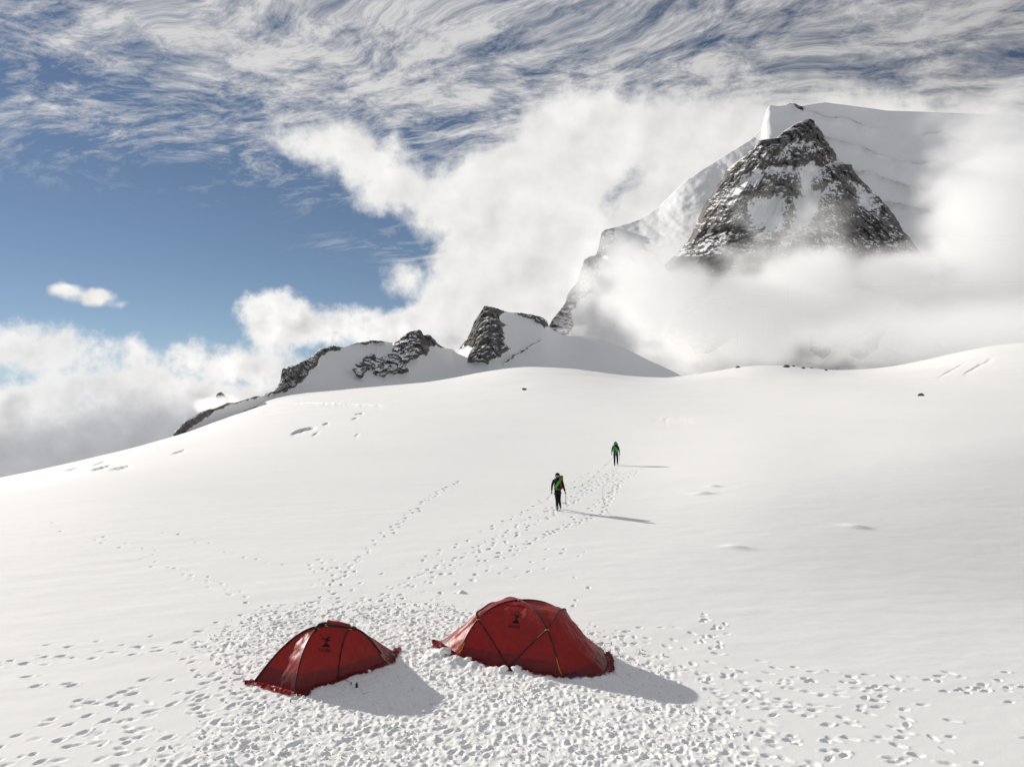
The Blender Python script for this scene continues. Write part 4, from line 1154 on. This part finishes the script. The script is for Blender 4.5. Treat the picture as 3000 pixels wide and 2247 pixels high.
    # the two peg loops under the middle of the front
    for dx_ in (-0.035, 0.05):
        part('peg_loop', tube([Mf + np.array([dx_, -0.02, 0.10]), Mf + np.array([dx_ + 0.01, -0.07, 0.03]), Mf + np.array([dx_ + 0.015, -0.09, -0.05])], 0.012, 5, M_CORD, 'peg_loop'), t)
    return t
tent2 = tent_right()

# ------------------------------------------------------------------ the left-hand tent
def tent_left():
    L = gz3(746, 1999, 0.01); N = gz3(864, 2030, 0.0); Cb = gz3(990, 1994, 0.0); R = gz3(1134, 1944, 0.0); FR = gz3(1152, 1908, 0.0)
    a1 = np.array([-4.24, 17.27, 1.035]); a2 = np.array([-3.617, 17.51, 0.905])
    Bb = np.array([-4.05, 18.05, 0.0]); Cbk = np.array([-3.50, 18.35, 0.0])
    t = empty('dome_tent', (-4.1, 17.2, 0.0), 'smaller red dome tent on the left with its end panel lit by the sun', 'tent', 'red tents pitched on the snow')
    C = (-4.0, 17.3, 0.2)
    lL = leg(L, a1, 34, 0.24, 0.40, 0.58, -0.03); lN = leg(N, a1, 34, 0.12, 0.55, 0.45, -0.04)
    lC = leg(Cb, a2, 34, 0.10, 0.55, 0.50, 0.0); lR = leg(R, a2, 34, 0.26, 0.36, 0.58, -0.03)
    lF = leg(FR, a2, 34, 0.30, 0.30, 0.65, -0.2); lB = leg(Bb, a1, 34, 0.15, 0.6, 0.5, 0.0); lK = leg(Cbk, a2, 34, 0.15, 0.6, 0.5, 0.0)
    ridge = bez(a1, a1 + (a2 - a1) * 0.3 + np.array([0, 0, 0.045]), a1 + (a2 - a1) * 0.66 + np.array([0, 0, 0.05]), a2, 14)
    split_panel('end_panel', ruled(lL, lN, C, 40, 36, 0.075, 0.0152, 11.0), t, 9)
    fr = ruled(lN, lC, C, 40, 44, 0.03, 0.0114, 12.0)
    # the top edge follows the bowed ridge pole
    top = resamp(ridge, 44) - fr[-1]
    fr = fr + top[None] * (np.linspace(0, 1, 40) ** 3)[:, None, None]
    fp = split_panel('front_panel', fr, t, 9)
    split_panel('front_side_panel', ruled(lC, lR, C, 36, 34, 0.03, 0.0114, 13.0), t, 8)
    split_panel('end_panel', ruled(lR, lF, C, 36, 20, 0.03, 0.0152, 14.0), t, 6)
    split_panel('back_panel', ruled(lF, lK, C, 36, 24, 0.02, 0.0114, 15.0), t, 7)
    bk = ruled(lK, lB, C, 40, 30, 0.03, 0.0114, 16.0)
    topb = resamp(ridge[::-1], 30) - bk[-1]
    split_panel('back_panel', bk + topb[None] * (np.linspace(0, 1, 40) ** 3)[:, None, None], t, 8)
    split_panel('back_panel', ruled(lB, lL, C, 40, 34, 0.05, 0.0114, 17.0), t, 8)
    cat = np.concatenate
    poles = []
    for crv, r in ((cat([lL, ridge[1:-1], lR[::-1][:27]]), 0.022), (cat([lN, lB[::-1]]), 0.016), (cat([lC, lK[::-1]]), 0.014)):
        c = resamp(crv, 64); out = c - np.array([-4.0, 17.35, 0.1]); out /= np.linalg.norm(out, axis=1, keepdims=True)
        poles.append(part('pole', tube(c + out * 0.012, r, 6, M_POLE, 'pole'), t))
    # padded crossing at the top of the end panel
    o_ = np.array([0, -0.02, 0.03])
    part('crossing_cap', tube([lN[-4] + o_, a1 + np.array([0.0, 0.0, 0.045]), a1 + np.array([0.10, 0.06, 0.055]), a1 + np.array([0.16, 0.14, 0.03])], 0.035, 8, M_POLE, 'crossing_cap', 0.022), t)
    # roof vent behind the ridge: a hood with sides
    A_ = a1 + np.array([0.13, 0.14, 0.0]); B_ = a1 + np.array([0.62, 0.40, -0.19])
    rows = []
    for k, (dy_, dz_) in enumerate(((-0.10, -0.06), (-0.04, 0.03), (0.03, 0.085), (0.14, 0.07), (0.30, -0.06))):
        rows.append([A_ + (B_ - A_) * s + np.array([-dy_ * 0.2, dy_, dz_ * (0.35 if s in (0.0, 1.0) else 1.0) + 0.012 * math.sin(s * 9 + k)]) for s in (0.0, 0.04, 0.25, 0.5, 0.75, 0.96, 1.0)])
    part('roof_vent', arr_mesh('roof_vent', np.array(rows), M_FLY), t)
    for q in (lN[-3], lC[-2], ridge[3]):
        q = np.array(q)
        part('yellow_clip', tube([q + np.array([-0.045, -0.03, -0.025]), q + np.array([0.0, -0.04, 0.015]), q + np.array([0.055, -0.035, 0.004])], 0.010, 5, M_YEL, 'yellow_clip'), t)
    g0 = R + np.array([0.06, -0.03, 0.02])
    part('yellow_strap', tube([lR[7] + np.array([0, -0.03, 0]), lR[3] + np.array([0.02, -0.03, 0]), g0], 0.007, 5, M_YEL, 'yellow_strap'), t)
    for lg, ks, pl_ in ((lN, (8, 14, 20), poles[1]), (lC, (7, 12, 18), poles[2]), (lR, (12, 18), poles[0]), (lL, (12, 18), poles[0])):
        for k in ks:
            q = lg[k]; part('pole_clip', tube([q + np.array([-0.03, -0.02, 0.0]), q + np.array([0.02, -0.028, 0.005])], 0.010, 5, M_POLE, 'pole_clip'), pl_)
    flap([L + np.array([-0.02, 0.02, 0]), N], C, 0.17, t, 5.0, 60, 0.07, M_FLY)
    flap([N, Cb, R], C, 0.09, t, 6.0, 60, 0.03)
    flap([R, FR, FR + np.array([0, 0.15, 0])], C, 0.16, t, 7.0, 40, 0.09)
    flap([L + np.array([-0.10, 0.10, 0]), L], C, 0.20, t, 8.0, 20, 0.07)
    flap([N + np.array([-0.02, 0, 0]), N + np.array([0.28, 0.12, 0])], C, 0.22, t, 9.0, 24, 0.05)
    emblem(fp, fr, 953, 1884, 0.26, -0.05, 0.006)
    return t
tent1 = tent_left()
# ------------------------------------------------------------------ the two climbers
M_JACKET = flat_mat('dark_navy_jacket', (0.012, 0.013, 0.022), 0.75, 0.2, bump=0.01, bscale=14)
M_PANTS = flat_mat('black_trousers', (0.008, 0.008, 0.010), 0.8, 0.2, bump=0.01, bscale=12)
M_BOOT = flat_mat('grey_boot', (0.10, 0.13, 0.16), 0.6)
M_SKIN = flat_mat('skin', (0.42, 0.23, 0.16), 0.55)
M_GLOVE = flat_mat('black_glove', (0.010, 0.010, 0.011), 0.7)
M_HOOD = flat_mat('black_hood', (0.007, 0.007, 0.010), 0.8, 0.2)
M_GOGGLE = flat_mat('pale_goggle_band', (0.45, 0.47, 0.50), 0.35)
M_TEAL = flat_mat('dark_teal_jacket', (0.010, 0.022, 0.030), 0.75, 0.2, bump=0.01, bscale=14)
M_PACK = flat_mat('orange_red_pack', (0.42, 0.055, 0.025), 0.65, bump=0.006, bscale=20)
M_PACKB = flat_mat('dark_pack', (0.02, 0.022, 0.026), 0.7)
M_ROPE = flat_mat('bright_green_rope', (0.05, 0.50, 0.06), 0.6, bscale=90)
M_ROPE_DULL = flat_mat('worn_green_rope', (0.22, 0.27, 0.18), 0.7)
M_STEEL = flat_mat('steel', (0.35, 0.35, 0.36), 0.35, metal=1.0)
M_STRAP = flat_mat('harness_webbing', (0.10, 0.09, 0.09), 0.7)

def skin_mesh(name, verts, edges, radii, root, sub=2):
    """grow one continuous surface over a skeleton of joints"""
    me = bpy.data.meshes.new(name); me.from_pydata([Vector(v) for v in verts], edges, [])
    o = bpy.data.objects.new(name, me); COL.objects.link(o)
    sk = o.modifiers.new('skin', 'SKIN'); sk.use_smooth_shade = True
    if not me.skin_vertices: me.skin_vertices.new()
    for i, r in enumerate(radii):
        me.skin_vertices[0].data[i].radius = (r, r) if isinstance(r, float) else r
    me.skin_vertices[0].data[root].use_root = True
    sb = o.modifiers.new('sub', 'SUBSURF'); sb.levels = sub; sb.render_levels = sub
    dg = bpy.context.evaluated_depsgraph_get(); dg.update()
    out = bpy.data.meshes.new_from_object(o.evaluated_get(dg)); out.name = name
    bpy.data.objects.remove(o); bpy.data.meshes.remove(me)
    for p in out.polygons: p.use_smooth = True
    return out

def glove(parent, wrist, dirv_, curl, side, hold=False):
    """palm, four fingers of unequal length and a thumb from the side of the palm"""
    w = Vector(wrist); d = Vector(dirv_).normalized(); fwd = Vector((0, -1, 0)); fwd = (fwd - d * fwd.dot(d)).normalized(); across = d.cross(fwd) * side
    V, Ed, R = [w, w + d * 0.045, w + d * 0.085], [(0, 1), (1, 2)], [(0.030, 0.024), (0.040, 0.022), (0.040, 0.020)]
    for k, (o_, ln) in enumerate(((-0.030, 0.068), (-0.010, 0.078), (0.010, 0.074), (0.029, 0.058))):
        base = w + d * 0.088 + fwd * o_ 
        b1 = base + d * ln * 0.45 + across * -curl * 0.25 * ln; b2 = b1 + (d * (0.5 - curl * 0.45) - across * curl * 0.5).normalized() * ln * 0.55
        n = len(V); V += [base, b1, b2]; R += [0.0105, 0.0095, 0.0085]; Ed += [(2, n), (n, n + 1), (n + 1, n + 2)]
    n = len(V); t1 = w + d * 0.035 + fwd * 0.040; t2 = t1 + (d * 0.6 + fwd * 0.55).normalized() * 0.034; t3 = t2 + (d * 0.85 - across * curl * 0.5).normalized() * 0.028
    V += [t1, t2, t3]; R += [0.012, 0.0105, 0.009]; Ed += [(1, n), (n, n + 1), (n + 1, n + 2)]
    me = skin_mesh('glove', V, Ed, R, 0, 1); me.materials.append(M_GLOVE)
    return link('glove', me, parent)

def blob_mesh(name, c, r, mat, seg=20, shape=None):
    bm = bmesh.new(); bmesh.ops.create_uvsphere(bm, u_segments=seg, v_segments=seg // 2 + 2, radius=1.0)
    for v in bm.verts:
        p = Vector((v.co.x * r[0], v.co.y * r[1], v.co.z * r[2]))
        if shape: p = shape(v.co, p)
        v.co = p + Vector(c)
    me = bpy.data.meshes.new(name); bm.to_mesh(me); bm.free()
    for p in me.polygons: p.use_smooth = True
    me.materials.append(mat); return me

def rounded_box(name, c, s, mat, bev=0.04, rot=None, taper=0.0):
    bm = bmesh.new(); bmesh.ops.create_cube(bm, size=1.0)
    for v in bm.verts:
        k = 1 - taper * (v.co.z + 0.5)
        v.co = Vector((v.co.x * s[0] * k, v.co.y * s[1] * k, v.co.z * s[2]))
    bmesh.ops.bevel(bm, geom=list(bm.edges), offset=bev, segments=3, profile=0.6, affect='EDGES')
    for v in bm.verts:
        if rot is not None: v.co = rot @ v.co
        v.co += Vector(c)
    me = bpy.data.meshes.new(name); bm.to_mesh(me); bm.free()
    for p in me.polygons: p.use_smooth = True
    me.materials.append(mat); return me

def climber(loc, turn, pose, jacket, label):
    """pose: joint positions in the person's own frame (x to the viewer's right, -y towards the viewer)"""
    t = empty('person', loc, label, 'person', 'climbers walking down to the camp')
    t.rotation_euler.z = turn
    J = pose
    names = ['pelvis', 'waist', 'chest', 'neckb', 'neck', 'head', 'crown',
             'shl', 'ell', 'wrl', 'shr', 'elr', 'wrr', 'hil', 'knl', 'anl', 'tol', 'hir', 'knr', 'anr', 'tor']
    V = [Vector(J[n]) for n in names]; ix = {n: i for i, n in enumerate(names)}
    Rd = {'pelvis': (0.155, 0.115), 'waist': (0.145, 0.105), 'chest': (0.175, 0.125), 'neckb': (0.10, 0.09), 'neck': (0.062, 0.062), 'head': (0.088, 0.10), 'crown': (0.070, 0.082),
          'shl': 0.078, 'ell': 0.055, 'wrl': 0.040, 'shr': 0.078, 'elr': 0.055, 'wrr': 0.040,
          'hil': 0.105, 'knl': 0.075, 'anl': 0.062, 'tol': 0.045, 'hir': 0.105, 'knr': 0.075, 'anr': 0.062, 'tor': 0.045}
    Ed = [('pelvis', 'waist'), ('waist', 'chest'), ('chest', 'neckb'), ('neckb', 'neck'), ('neck', 'head'), ('head', 'crown'),
          ('neckb', 'shl'), ('shl', 'ell'), ('ell', 'wrl'), ('neckb', 'shr'), ('shr', 'elr'), ('elr', 'wrr'),
          ('pelvis', 'hil'), ('hil', 'knl'), ('knl', 'anl'), ('anl', 'tol'), ('pelvis', 'hir'), ('hir', 'knr'), ('knr', 'anr'), ('anr', 'tor')]
    me = skin_mesh('body', V, [(ix[a], ix[b]) for a, b in Ed], [Rd[n] for n in names], 0, 2)
    for m_ in (jacket, M_PANTS, M_BOOT, M_SKIN): me.materials.append(m_)
    boots_z = max(J['anl'][2], J['anr'][2])
    for p in me.polygons:
        c = p.center
        dl = min((c - Vector(J['anl'])).length, (c - Vector(J['anr'])).length, (c - Vector(J['tol'])).length, (c - Vector(J['tor'])).length)
        arm = min((c - Vector(J['wrl'])).length, (c - Vector(J['wrr'])).length, (c - Vector(J['ell'])).length, (c - Vector(J['elr'])).length) < 0.2 and abs(c.x - J['pelvis'][0]) > 0.19
        if dl < 0.13 and c.z < 0.28: p.material_index = 2
        elif c.z < J['pelvis'][2] - 0.02 and not arm: p.material_index = 1
        elif c.z > J['neck'][2] + 0.02: p.material_index = 3
        else: p.material_index = 0
    body = link('body', me, t)
    h = Vector(J['head'])
    # face: nose, eyes under the goggles, mouth hidden by the neck tube
    link('nose', blob_mesh('nose', h + Vector((0, -0.115, -0.012)), (0.014, 0.022, 0.026), M_SKIN, 10), t)
    def hood_shape(u, p):
        if u.y < -0.55 and -0.62 < u.z < 0.32: p.y *= 0.86
        return p
    hood = link('hood', blob_mesh('hood', h + Vector((0, 0.012, 0.050)), (0.118, 0.132, 0.128), M_HOOD, 22, hood_shape), t)
    link('neck_tube', blob_mesh('neck_tube', h + Vector((0, -0.022, -0.125)), (0.098, 0.104, 0.095), M_HOOD, 18), t)
    link('visor', rounded_box('visor', h + Vector((0, -0.112, 0.036)), (0.165, 0.055, 0.052), M_GOGGLE, 0.018), hood)
    for s_ in (-1, 1):
        link('ear', blob_mesh('ear', h + Vector((s_ * 0.106, 0.015, 0.005)), (0.012, 0.022, 0.032), M_SKIN, 8), t)
    for n_, s_ in (('l', -1), ('r', 1)):
        wv = Vector(J['wr' + n_]); ev = Vector(J['el' + n_])
        glove(t, wv, wv - ev, 0.85 if n_ == 'r' else 0.45, s_)
        a = Vector(J['an' + n_]); tt = Vector(J['to' + n_])
        d = (tt - a); d.z = 0; d.normalize()
        pts = [a - d * 0.06 + Vector((0, 0, -0.035)), a + d * 0.06 + Vector((0, 0, -0.045)), tt + d * 0.03 + Vector((0, 0, -0.015))]
        link('crampon', tube([p + Vector((0, 0, -0.025)) for p in pts], 0.022, 6, M_STEEL, 'crampon'), t)
    # harness round the hips
    c = Vector(J['pelvis']) + Vector((0, 0, 0.06))
    ring = [c + Vector((math.cos(k / 20 * 6.2832) * 0.172, math.sin(k / 20 * 6.2832) * 0.135, 0.012 * math.sin(k / 10 * 6.28))) for k in range(21)]
    belt = link('harness_belt', tube(ring, 0.020, 6, M_STRAP, 'harness_belt'), t)
    for n_ in ('l', 'r'):
        hi = Vector(J['hi' + n_]) * 0.55 + Vector(J['kn' + n_]) * 0.45 * 0 + Vector(J['hi' + n_]) * 0.45 + Vector((0, 0, -0.10))
        ring = [hi + Vector((math.cos(k / 14 * 6.2832) * 0.112, math.sin(k / 14 * 6.2832) * 0.112, 0.02 * math.cos(k / 14 * 6.28))) for k in range(15)]
        link('leg_loop', tube(ring, 0.013, 5, M_STRAP, 'leg_loop'), belt)
    return t

def placed(t, me, name, label, cat, group=None, parts=()):
    """a carried thing built in the person's frame: stands on its own in the scene"""
    o = empty(name, t.location, label, cat, group); o.rotation_euler.z = t.rotation_euler.z
    for nm, m_ in me: link(nm, m_, o)
    return o

def coil(cx_, c0, c1, depth, turns, spread, bulge=1.0):
    """rope laid over one shoulder and round to the other hip"""
    pts = []
    c0 = Vector(c0); c1 = Vector(c1)
    N_ = 34
    for k in range(turns * N_ + 1):
        a = k / N_ * 6.2832; wob = spread * (rng.random() - 0.5) * 0.3 + spread * ((k // N_) / max(turns - 1, 1) - 0.5)
        mid = (c0 + c1) / 2; ax = (c0 - c1) / 2
        side = ax.cross(Vector((0, 1, 0))).normalized()
        p = mid + ax * math.cos(a) * (1 + 0.03 * wob) + Vector((0, -depth * math.sin(a) + cx_, 0)) + side * wob + Vector((0, 0, 0.01 * math.sin(a * 3 + k)))
        pts.append(p)
    return pts

g1x, g1y = G(1634, 1493)
loc1 = Vector((g1x, g1y, ground(g1x, g1y)))
POSE1 = dict(pelvis=(0.0, 0.0, 0.93), waist=(0.0, -0.02, 1.10), chest=(0.0, -0.05, 1.30), neckb=(0.0, -0.05, 1.43), neck=(0.0, -0.07, 1.51), head=(-0.01, -0.11, 1.60), crown=(-0.01, -0.10, 1.69),
             shl=(-0.19, -0.03, 1.40), ell=(-0.275, 0.02, 1.13), wrl=(-0.285, -0.07, 0.89), shr=(0.19, -0.03, 1.40), elr=(0.275, 0.04, 1.12), wrr=(0.34, -0.04, 0.88),
             hil=(-0.085, -0.02, 0.88), knl=(-0.035, -0.18, 0.50), anl=(-0.02, -0.17, 0.10), tol=(-0.03, -0.32, 0.045), hir=(0.085, 0.0, 0.88), knr=(0.07, -0.03, 0.49), anr=(0.12, 0.26, 0.13), tor=(0.125, 0.13, 0.05))
pers1 = climber(loc1, -0.08, POSE1, M_JACKET, 'climber in dark navy nearer the tents, orange pack and green rope across the chest')
g2x, g2y = G(1803, 1363)
loc2 = Vector((g2x, g2y, ground(g2x, g2y)))
POSE2 = dict(pelvis=(0.02, 0.0, 0.93), waist=(0.02, -0.02, 1.10), chest=(0.0, -0.06, 1.30), neckb=(0.0, -0.07, 1.43), neck=(-0.01, -0.10, 1.51), head=(-0.02, -0.15, 1.59), crown=(-0.02, -0.14, 1.68),
             shl=(-0.19, -0.05, 1.39), ell=(-0.255, -0.02, 1.13), wrl=(-0.285, -0.08, 0.90), shr=(0.19, -0.05, 1.39), elr=(0.27, -0.01, 1.12), wrr=(0.27, -0.16, 0.92),
             hil=(-0.08, -0.02, 0.88), knl=(-0.095, -0.17, 0.50), anl=(-0.095, -0.15, 0.10), tol=(-0.10, -0.30, 0.045), hir=(0.12, 0.0, 0.88), knr=(0.14, -0.05, 0.50), anr=(0.185, 0.22, 0.13), tor=(0.19, 0.10, 0.05))
pers2 = climber(loc2, 0.05, POSE2, M_TEAL, 'farther climber in dark teal and black, green rope coiled over the whole chest')

def backpack(p, mat, lab, off):
    parts_ = [('pack_bag', rounded_box('pack_bag', Vector((off, 0.22, 1.24)), (0.34, 0.22, 0.54), mat, 0.06, None, 0.12)),
              ('pack_lid', rounded_box('pack_lid', Vector((off + 0.01, 0.21, 1.53)), (0.29, 0.24, 0.13), mat, 0.05)),
              ('hip_belt', tube([Vector((-0.165, 0.10, 1.03)), Vector((-0.175, -0.03, 1.02)), Vector((-0.08, -0.135, 1.01)), Vector((0.08, -0.135, 1.01)), Vector((0.175, -0.03, 1.02)), Vector((0.165, 0.10, 1.03))], 0.016, 6, mat, 'hip_belt'))]
    for s_ in (-1, 1):
        parts_.append(('shoulder_strap', tube([Vector((s_ * 0.13, 0.12, 1.47)), Vector((s_ * 0.135, 0.0, 1.505)), Vector((s_ * 0.135, -0.12, 1.44)), Vector((s_ * 0.145, -0.185, 1.30)), Vector((s_ * 0.165, -0.13, 1.14)), Vector((s_ * 0.16, 0.08, 1.08))], 0.021, 6, mat, 'shoulder_strap')))
    return placed(p, parts_, 'backpack', lab, 'backpack', 'packs on the climbers')
backpack(pers1, M_PACK, 'orange red backpack worn by the nearer climber', 0.10)
backpack(pers2, M_PACKB, 'dark backpack worn by the farther climber', 0.06)

def rope_coil(p, c0, c1, lab, turns, spread, tail):
    pts = coil(-0.035, c0, c1, 0.20, turns, spread)
    parts_ = [('coil', tube(pts, 0.013, 5, M_ROPE, 'coil'))]
    parts_.append(('tail', tube(tail, 0.012, 5, M_ROPE, 'tail')))
    return placed(p, parts_, 'rope_coil', lab, 'rope', 'rope coils worn by the climbers')
rope_coil(pers1, (0.16, 0.0, 1.50), (-0.13, 0.0, 1.06), 'bright green rope coil slung across the nearer climber', 7, 0.085, [Vector((-0.02, -0.21, 1.15)), Vector((-0.06, -0.20, 1.04)), Vector((-0.07, -0.19, 0.97)), Vector((-0.03, -0.19, 0.95))])
rope_coil(pers2, (-0.15, -0.02, 1.50), (0.12, -0.01, 1.02), 'bright green rope coil slung across the farther climber', 8, 0.12, [Vector((-0.12, -0.20, 1.34)), Vector((-0.10, -0.20, 1.12)), Vector((-0.02, -0.20, 0.96)), Vector((-0.06, -0.18, 0.84)), Vector((0.10, -0.18, 0.96))])

def ice_axe(p, hand, lean, lab):
    h_ = Vector(hand); d = Vector(lean).normalized()
    top = h_ - d * 0.06; tip = top + d * 0.62
    parts_ = [('shaft', tube([top, top + d * 0.54], 0.013, 6, M_STEEL, 'shaft')),
              ('spike', tube([top + d * 0.54, tip], 0.012, 6, M_STEEL, 'spike', 0.003)),
              ('pick', tube([top, top + Vector((-0.02, -0.07, 0.012)), top + Vector((-0.04, -0.14, -0.02))], 0.011, 5, M_STEEL, 'pick', 0.004)),
              ('adze', rounded_box('adze', top + Vector((0.015, 0.05, 0.005)), (0.035, 0.07, 0.008), M_STEEL, 0.003))]
    return placed(p, parts_, 'ice_axe', lab, 'ice axe', 'ice axes carried by the climbers')
ice_axe(pers1, Vector(POSE1['wrr']) + Vector((0.02, -0.03, -0.095)), (0.04, 0.05, -1.0), 'ice axe hanging from the hand of the nearer climber')
ice_axe(pers2, Vector(POSE2['wrr']) + Vector((0.0, -0.05, -0.085)), (0.06, 0.22, -1.0), 'ice axe hanging from the hand of the farther climber')

# the rope between them, with knots, sagging to the snow
def span_rope():
    a = loc1 + Vector((0.10, 0.02, 0.96)); b = loc2 + Vector((-0.02, -0.18, 0.95))
    pts = []
    for k in range(61):
        s = k / 60; p = a.lerp(b, s)
        gz_ = ground(p.x, p.y)
        sag = 2.4 * s * (1 - s)
        z = max(p.z - sag * 1.05, gz_ + 0.02)
        if 0.0 < s < 1.0: p.x += 0.10 * math.sin(s * 7)
        pts.append(Vector((p.x, p.y, z)))
    o = empty('climbing_rope', (loc1.x, loc1.y, loc1.z), 'thin green rope with knots running between the two climbers', 'rope')
    part('rope_line', tube(pts, 0.005, 5, M_ROPE_DULL, 'rope_line'), o)
    for k in (10, 17, 24, 31, 38, 46):
        part('knot', blob_mesh('knot', pts[k] + Vector((0, 0, 0.02)), (0.04, 0.04, 0.036), M_ROPE, 10), o)
    return o
span_rope()
# ------------------------------------------------------------------ small things about the camp and on the glacier
def lump(name, seed, sub=2):
    bm = bmesh.new(); bmesh.ops.create_icosphere(bm, subdivisions=sub, radius=1.0)
    co = np.array([v.co for v in bm.verts])
    n = fbm(co[:, 0] * 1.1 + seed, co[:, 1] * 1.1, co[:, 2] * 1.1, octv=3)
    for v, k in zip(bm.verts, n): v.co *= 1 + 0.55 * k
    me = bpy.data.meshes.new(name); bm.to_mesh(me); bm.free()
    return me
# broken crumbs of snow over the trampled ground: nobody could count them
pv, pf = [], []
src_ = [lump('c', s * 3.1, 1) for s in range(5)]
XY = np.array([(rng.uniform(-9, 9), rng.uniform(12.2, 23.0)) for _ in range(6500)])
DD = poly_dist(XY[:, 0], XY[:, 1], TRAMPLED)
GZ = base_z(XY[:, 0], XY[:, 1]) + disp_camp(XY[:, 0], XY[:, 1])
for i, ((x, y), d, gz_) in enumerate(zip(XY, DD, GZ)):
    if d < -0.3 or (d < 0.4 and rng.random() < 0.6): continue
    if abs(x - 0.2) < 1.9 and abs(y - 18.4) < 1.0: continue
    r = min(0.009 + rng.expovariate(1 / 0.009), 0.045)
    m_ = src_[i % 5]; a = rng.uniform(0, 6.28); k = len(pv); z = gz_ + r * 0.35
    for v in m_.vertices:
        pv.append((x + (v.co.x * math.cos(a) - v.co.y * math.sin(a)) * r, y + (v.co.x * math.sin(a) + v.co.y * math.cos(a)) * r, z + v.co.z * r * 0.8))
    pf += [tuple(k + j for j in p.vertices) for p in m_.polygons]
me = bpy.data.meshes.new('snow_crumbs'); me.from_pydata(pv, [], pf); me.materials.append(M_SNOW)
for p in me.polygons: p.use_smooth = True
crumbs = link('snow_crumbs', me, None, kind='stuff', label='crumbs of broken snow over the trampled ground')

# blocks of snow heaped on the tent's edge
def snow_block(px, py, r, lift, lab, seed):
    x, y = G(px, py)
    m_ = lump('snow_block', seed, 3)
    for v in m_.vertices: v.co = Vector((v.co.x * r * 1.2, v.co.y * r * 0.9, v.co.z * r * 0.8))
    for p in m_.polygons: p.use_smooth = True
    m_.materials.append(M_SNOW)
    o = link('snow_block', m_, None, label=lab, category='snow block', group='snow blocks heaped round the right tent')
    o.location = (x, y, ground(x, y) + lift)
snow_block(1304, 1925, 0.12, 0.05, 'round snow block heaped at the left end of the right tent', 1.0)
snow_block(1476, 1966, 0.085, 0.03, 'small snow block left of the peg loops under the right tent', 4.0)
snow_block(1514, 1968, 0.10, 0.03, 'snow block right of the peg loops under the right tent', 7.0)
snow_block(1371, 1942, 0.07, 0.03, 'small snow block by the left yellow strap of the right tent', 9.0)

# blue snow stake lying by the right tent
x, y = G(1682, 1993)
M_BLUE = flat_mat('blue_aluminium', (0.015, 0.06, 0.22), 0.4, metal=0.3)
stake = empty('snow_stake', (x, y, ground(x, y) + 0.02), 'blue metal snow stake lying in the shade of the right tent', 'stake')
z0 = ground(x, y) + 0.035
prof = [(-0.16, 0.0), (0.0, -0.004), (0.165, -0.012)]
bl = []
for dx_, dy_ in prof:
    bl.append([(x + dx_, y + dy_ - 0.022, z0 + 0.012), (x + dx_, y + dy_ - 0.008, z0), (x + dx_, y + dy_ + 0.008, z0), (x + dx_, y + dy_ + 0.022, z0 + 0.012)])
part('stake_blade', arr_mesh('stake_blade', np.array(bl), M_BLUE), stake)
part('stake_cord', tube([(x - 0.16, y, z0 + 0.01), (x - 0.21, y + 0.03, z0 + 0.03), (x - 0.26, y + 0.10, z0 + 0.10)], 0.008, 5, M_CORD, 'stake_cord'), stake)
# dark bottle half sunk in front of the left tent
x, y = G(1045, 2013)
bt = empty('bottle', (x, y, ground(x, y)), 'small dark bottle stuck in the shaded snow before the left tent', 'bottle')
gz_ = ground(x, y)
part('bottle_body', tube([(x, y, gz_ - 0.02), (x, y, gz_ + 0.07), (x + 0.002, y, gz_ + 0.082)], 0.028, 10, M_CORD, 'bottle_body', 0.022), bt)
part('bottle_cap', tube([(x + 0.002, y, gz_ + 0.082), (x + 0.003, y, gz_ + 0.105)], 0.016, 10, M_STEEL, 'bottle_cap'), bt)
# thin stakes with guy lines
def guy(px, py, to, lab):
    x, y = G(px, py); g_ = ground(x, y)
    o = empty('guy_line', (x, y, g_), lab, 'guy line', 'guy lines of the tents')
    part('cord', tube([(x, y, g_ + 0.03), to], 0.004, 4, M_CORD, 'cord'), o)
    part('peg', tube([(x, y, g_ - 0.06), (x + 0.012, y - 0.01, g_ + 0.06)], 0.010, 5, M_CORD, 'peg'), o)
guy(1262, 1970, (-1.25, 18.2, 0.16), 'guy line and peg left of the right tent')
guy(850, 2057, (-4.47, 16.2, 0.10), 'guy line and peg at the near corner of the left tent')
guy(1028, 2005, (-3.72, 16.9, 0.12), 'guy line and peg in the shade of the left tent')
guy(1790, 1888, (1.95, 18.6, 0.20), 'guy line and peg right of the right tent')

# boulders strewn below the mountain
M_BOULDER = flat_mat('boulder', (0.10, 0.09, 0.085), 0.9, 0.1, bump=0.2, bscale=1.5, var=0.4)
def boulder(px, py, d, r, lab):
    x, yy, z = P(px, py, d)
    m_ = lump('boulder', px * 0.37, 2)
    for v in m_.vertices: v.co = Vector((v.co.x * r * 1.2, v.co.y * r, v.co.z * r * 0.8))
    m_.materials.append(M_BOULDER)
    o = link('boulder', m_, None, label=lab, category='boulder', group='boulders on the glacier')
    zb = float(base_z(np.array([x]), np.array([yy]))[0])
    o.location = (x, yy, zb + r * 0.3)
for px_, py_, d_, r_, lab_ in [(2162, 1087, 600, 1.4, 'lone dark boulder on the snow hump left of the scree'), (2304, 1096, 560, 1.7, 'larger of the boulders below the snow hump'), (2309, 1086, 590, 1.0, 'small boulder just above the larger one below the hump'),
                               (2353, 1091, 570, 1.1, 'boulder at the right foot of the snow hump'), (2378, 1062, 690, 1.2, 'boulder on top of the right end of the hump'), (2325, 1072, 650, 1.0, 'small boulder on the crest of the snow hump'), (2420, 1091, 575, 0.9, 'rightmost small boulder below the hump'),
                               (2699, 1226, 130, 0.45, 'dark stone behind the long swell on the right'), (1536, 1136, 230, 0.55, 'lone dark stone on the glacier under the twin peaks')]:
    boulder(px_, py_, d_, r_, lab_)
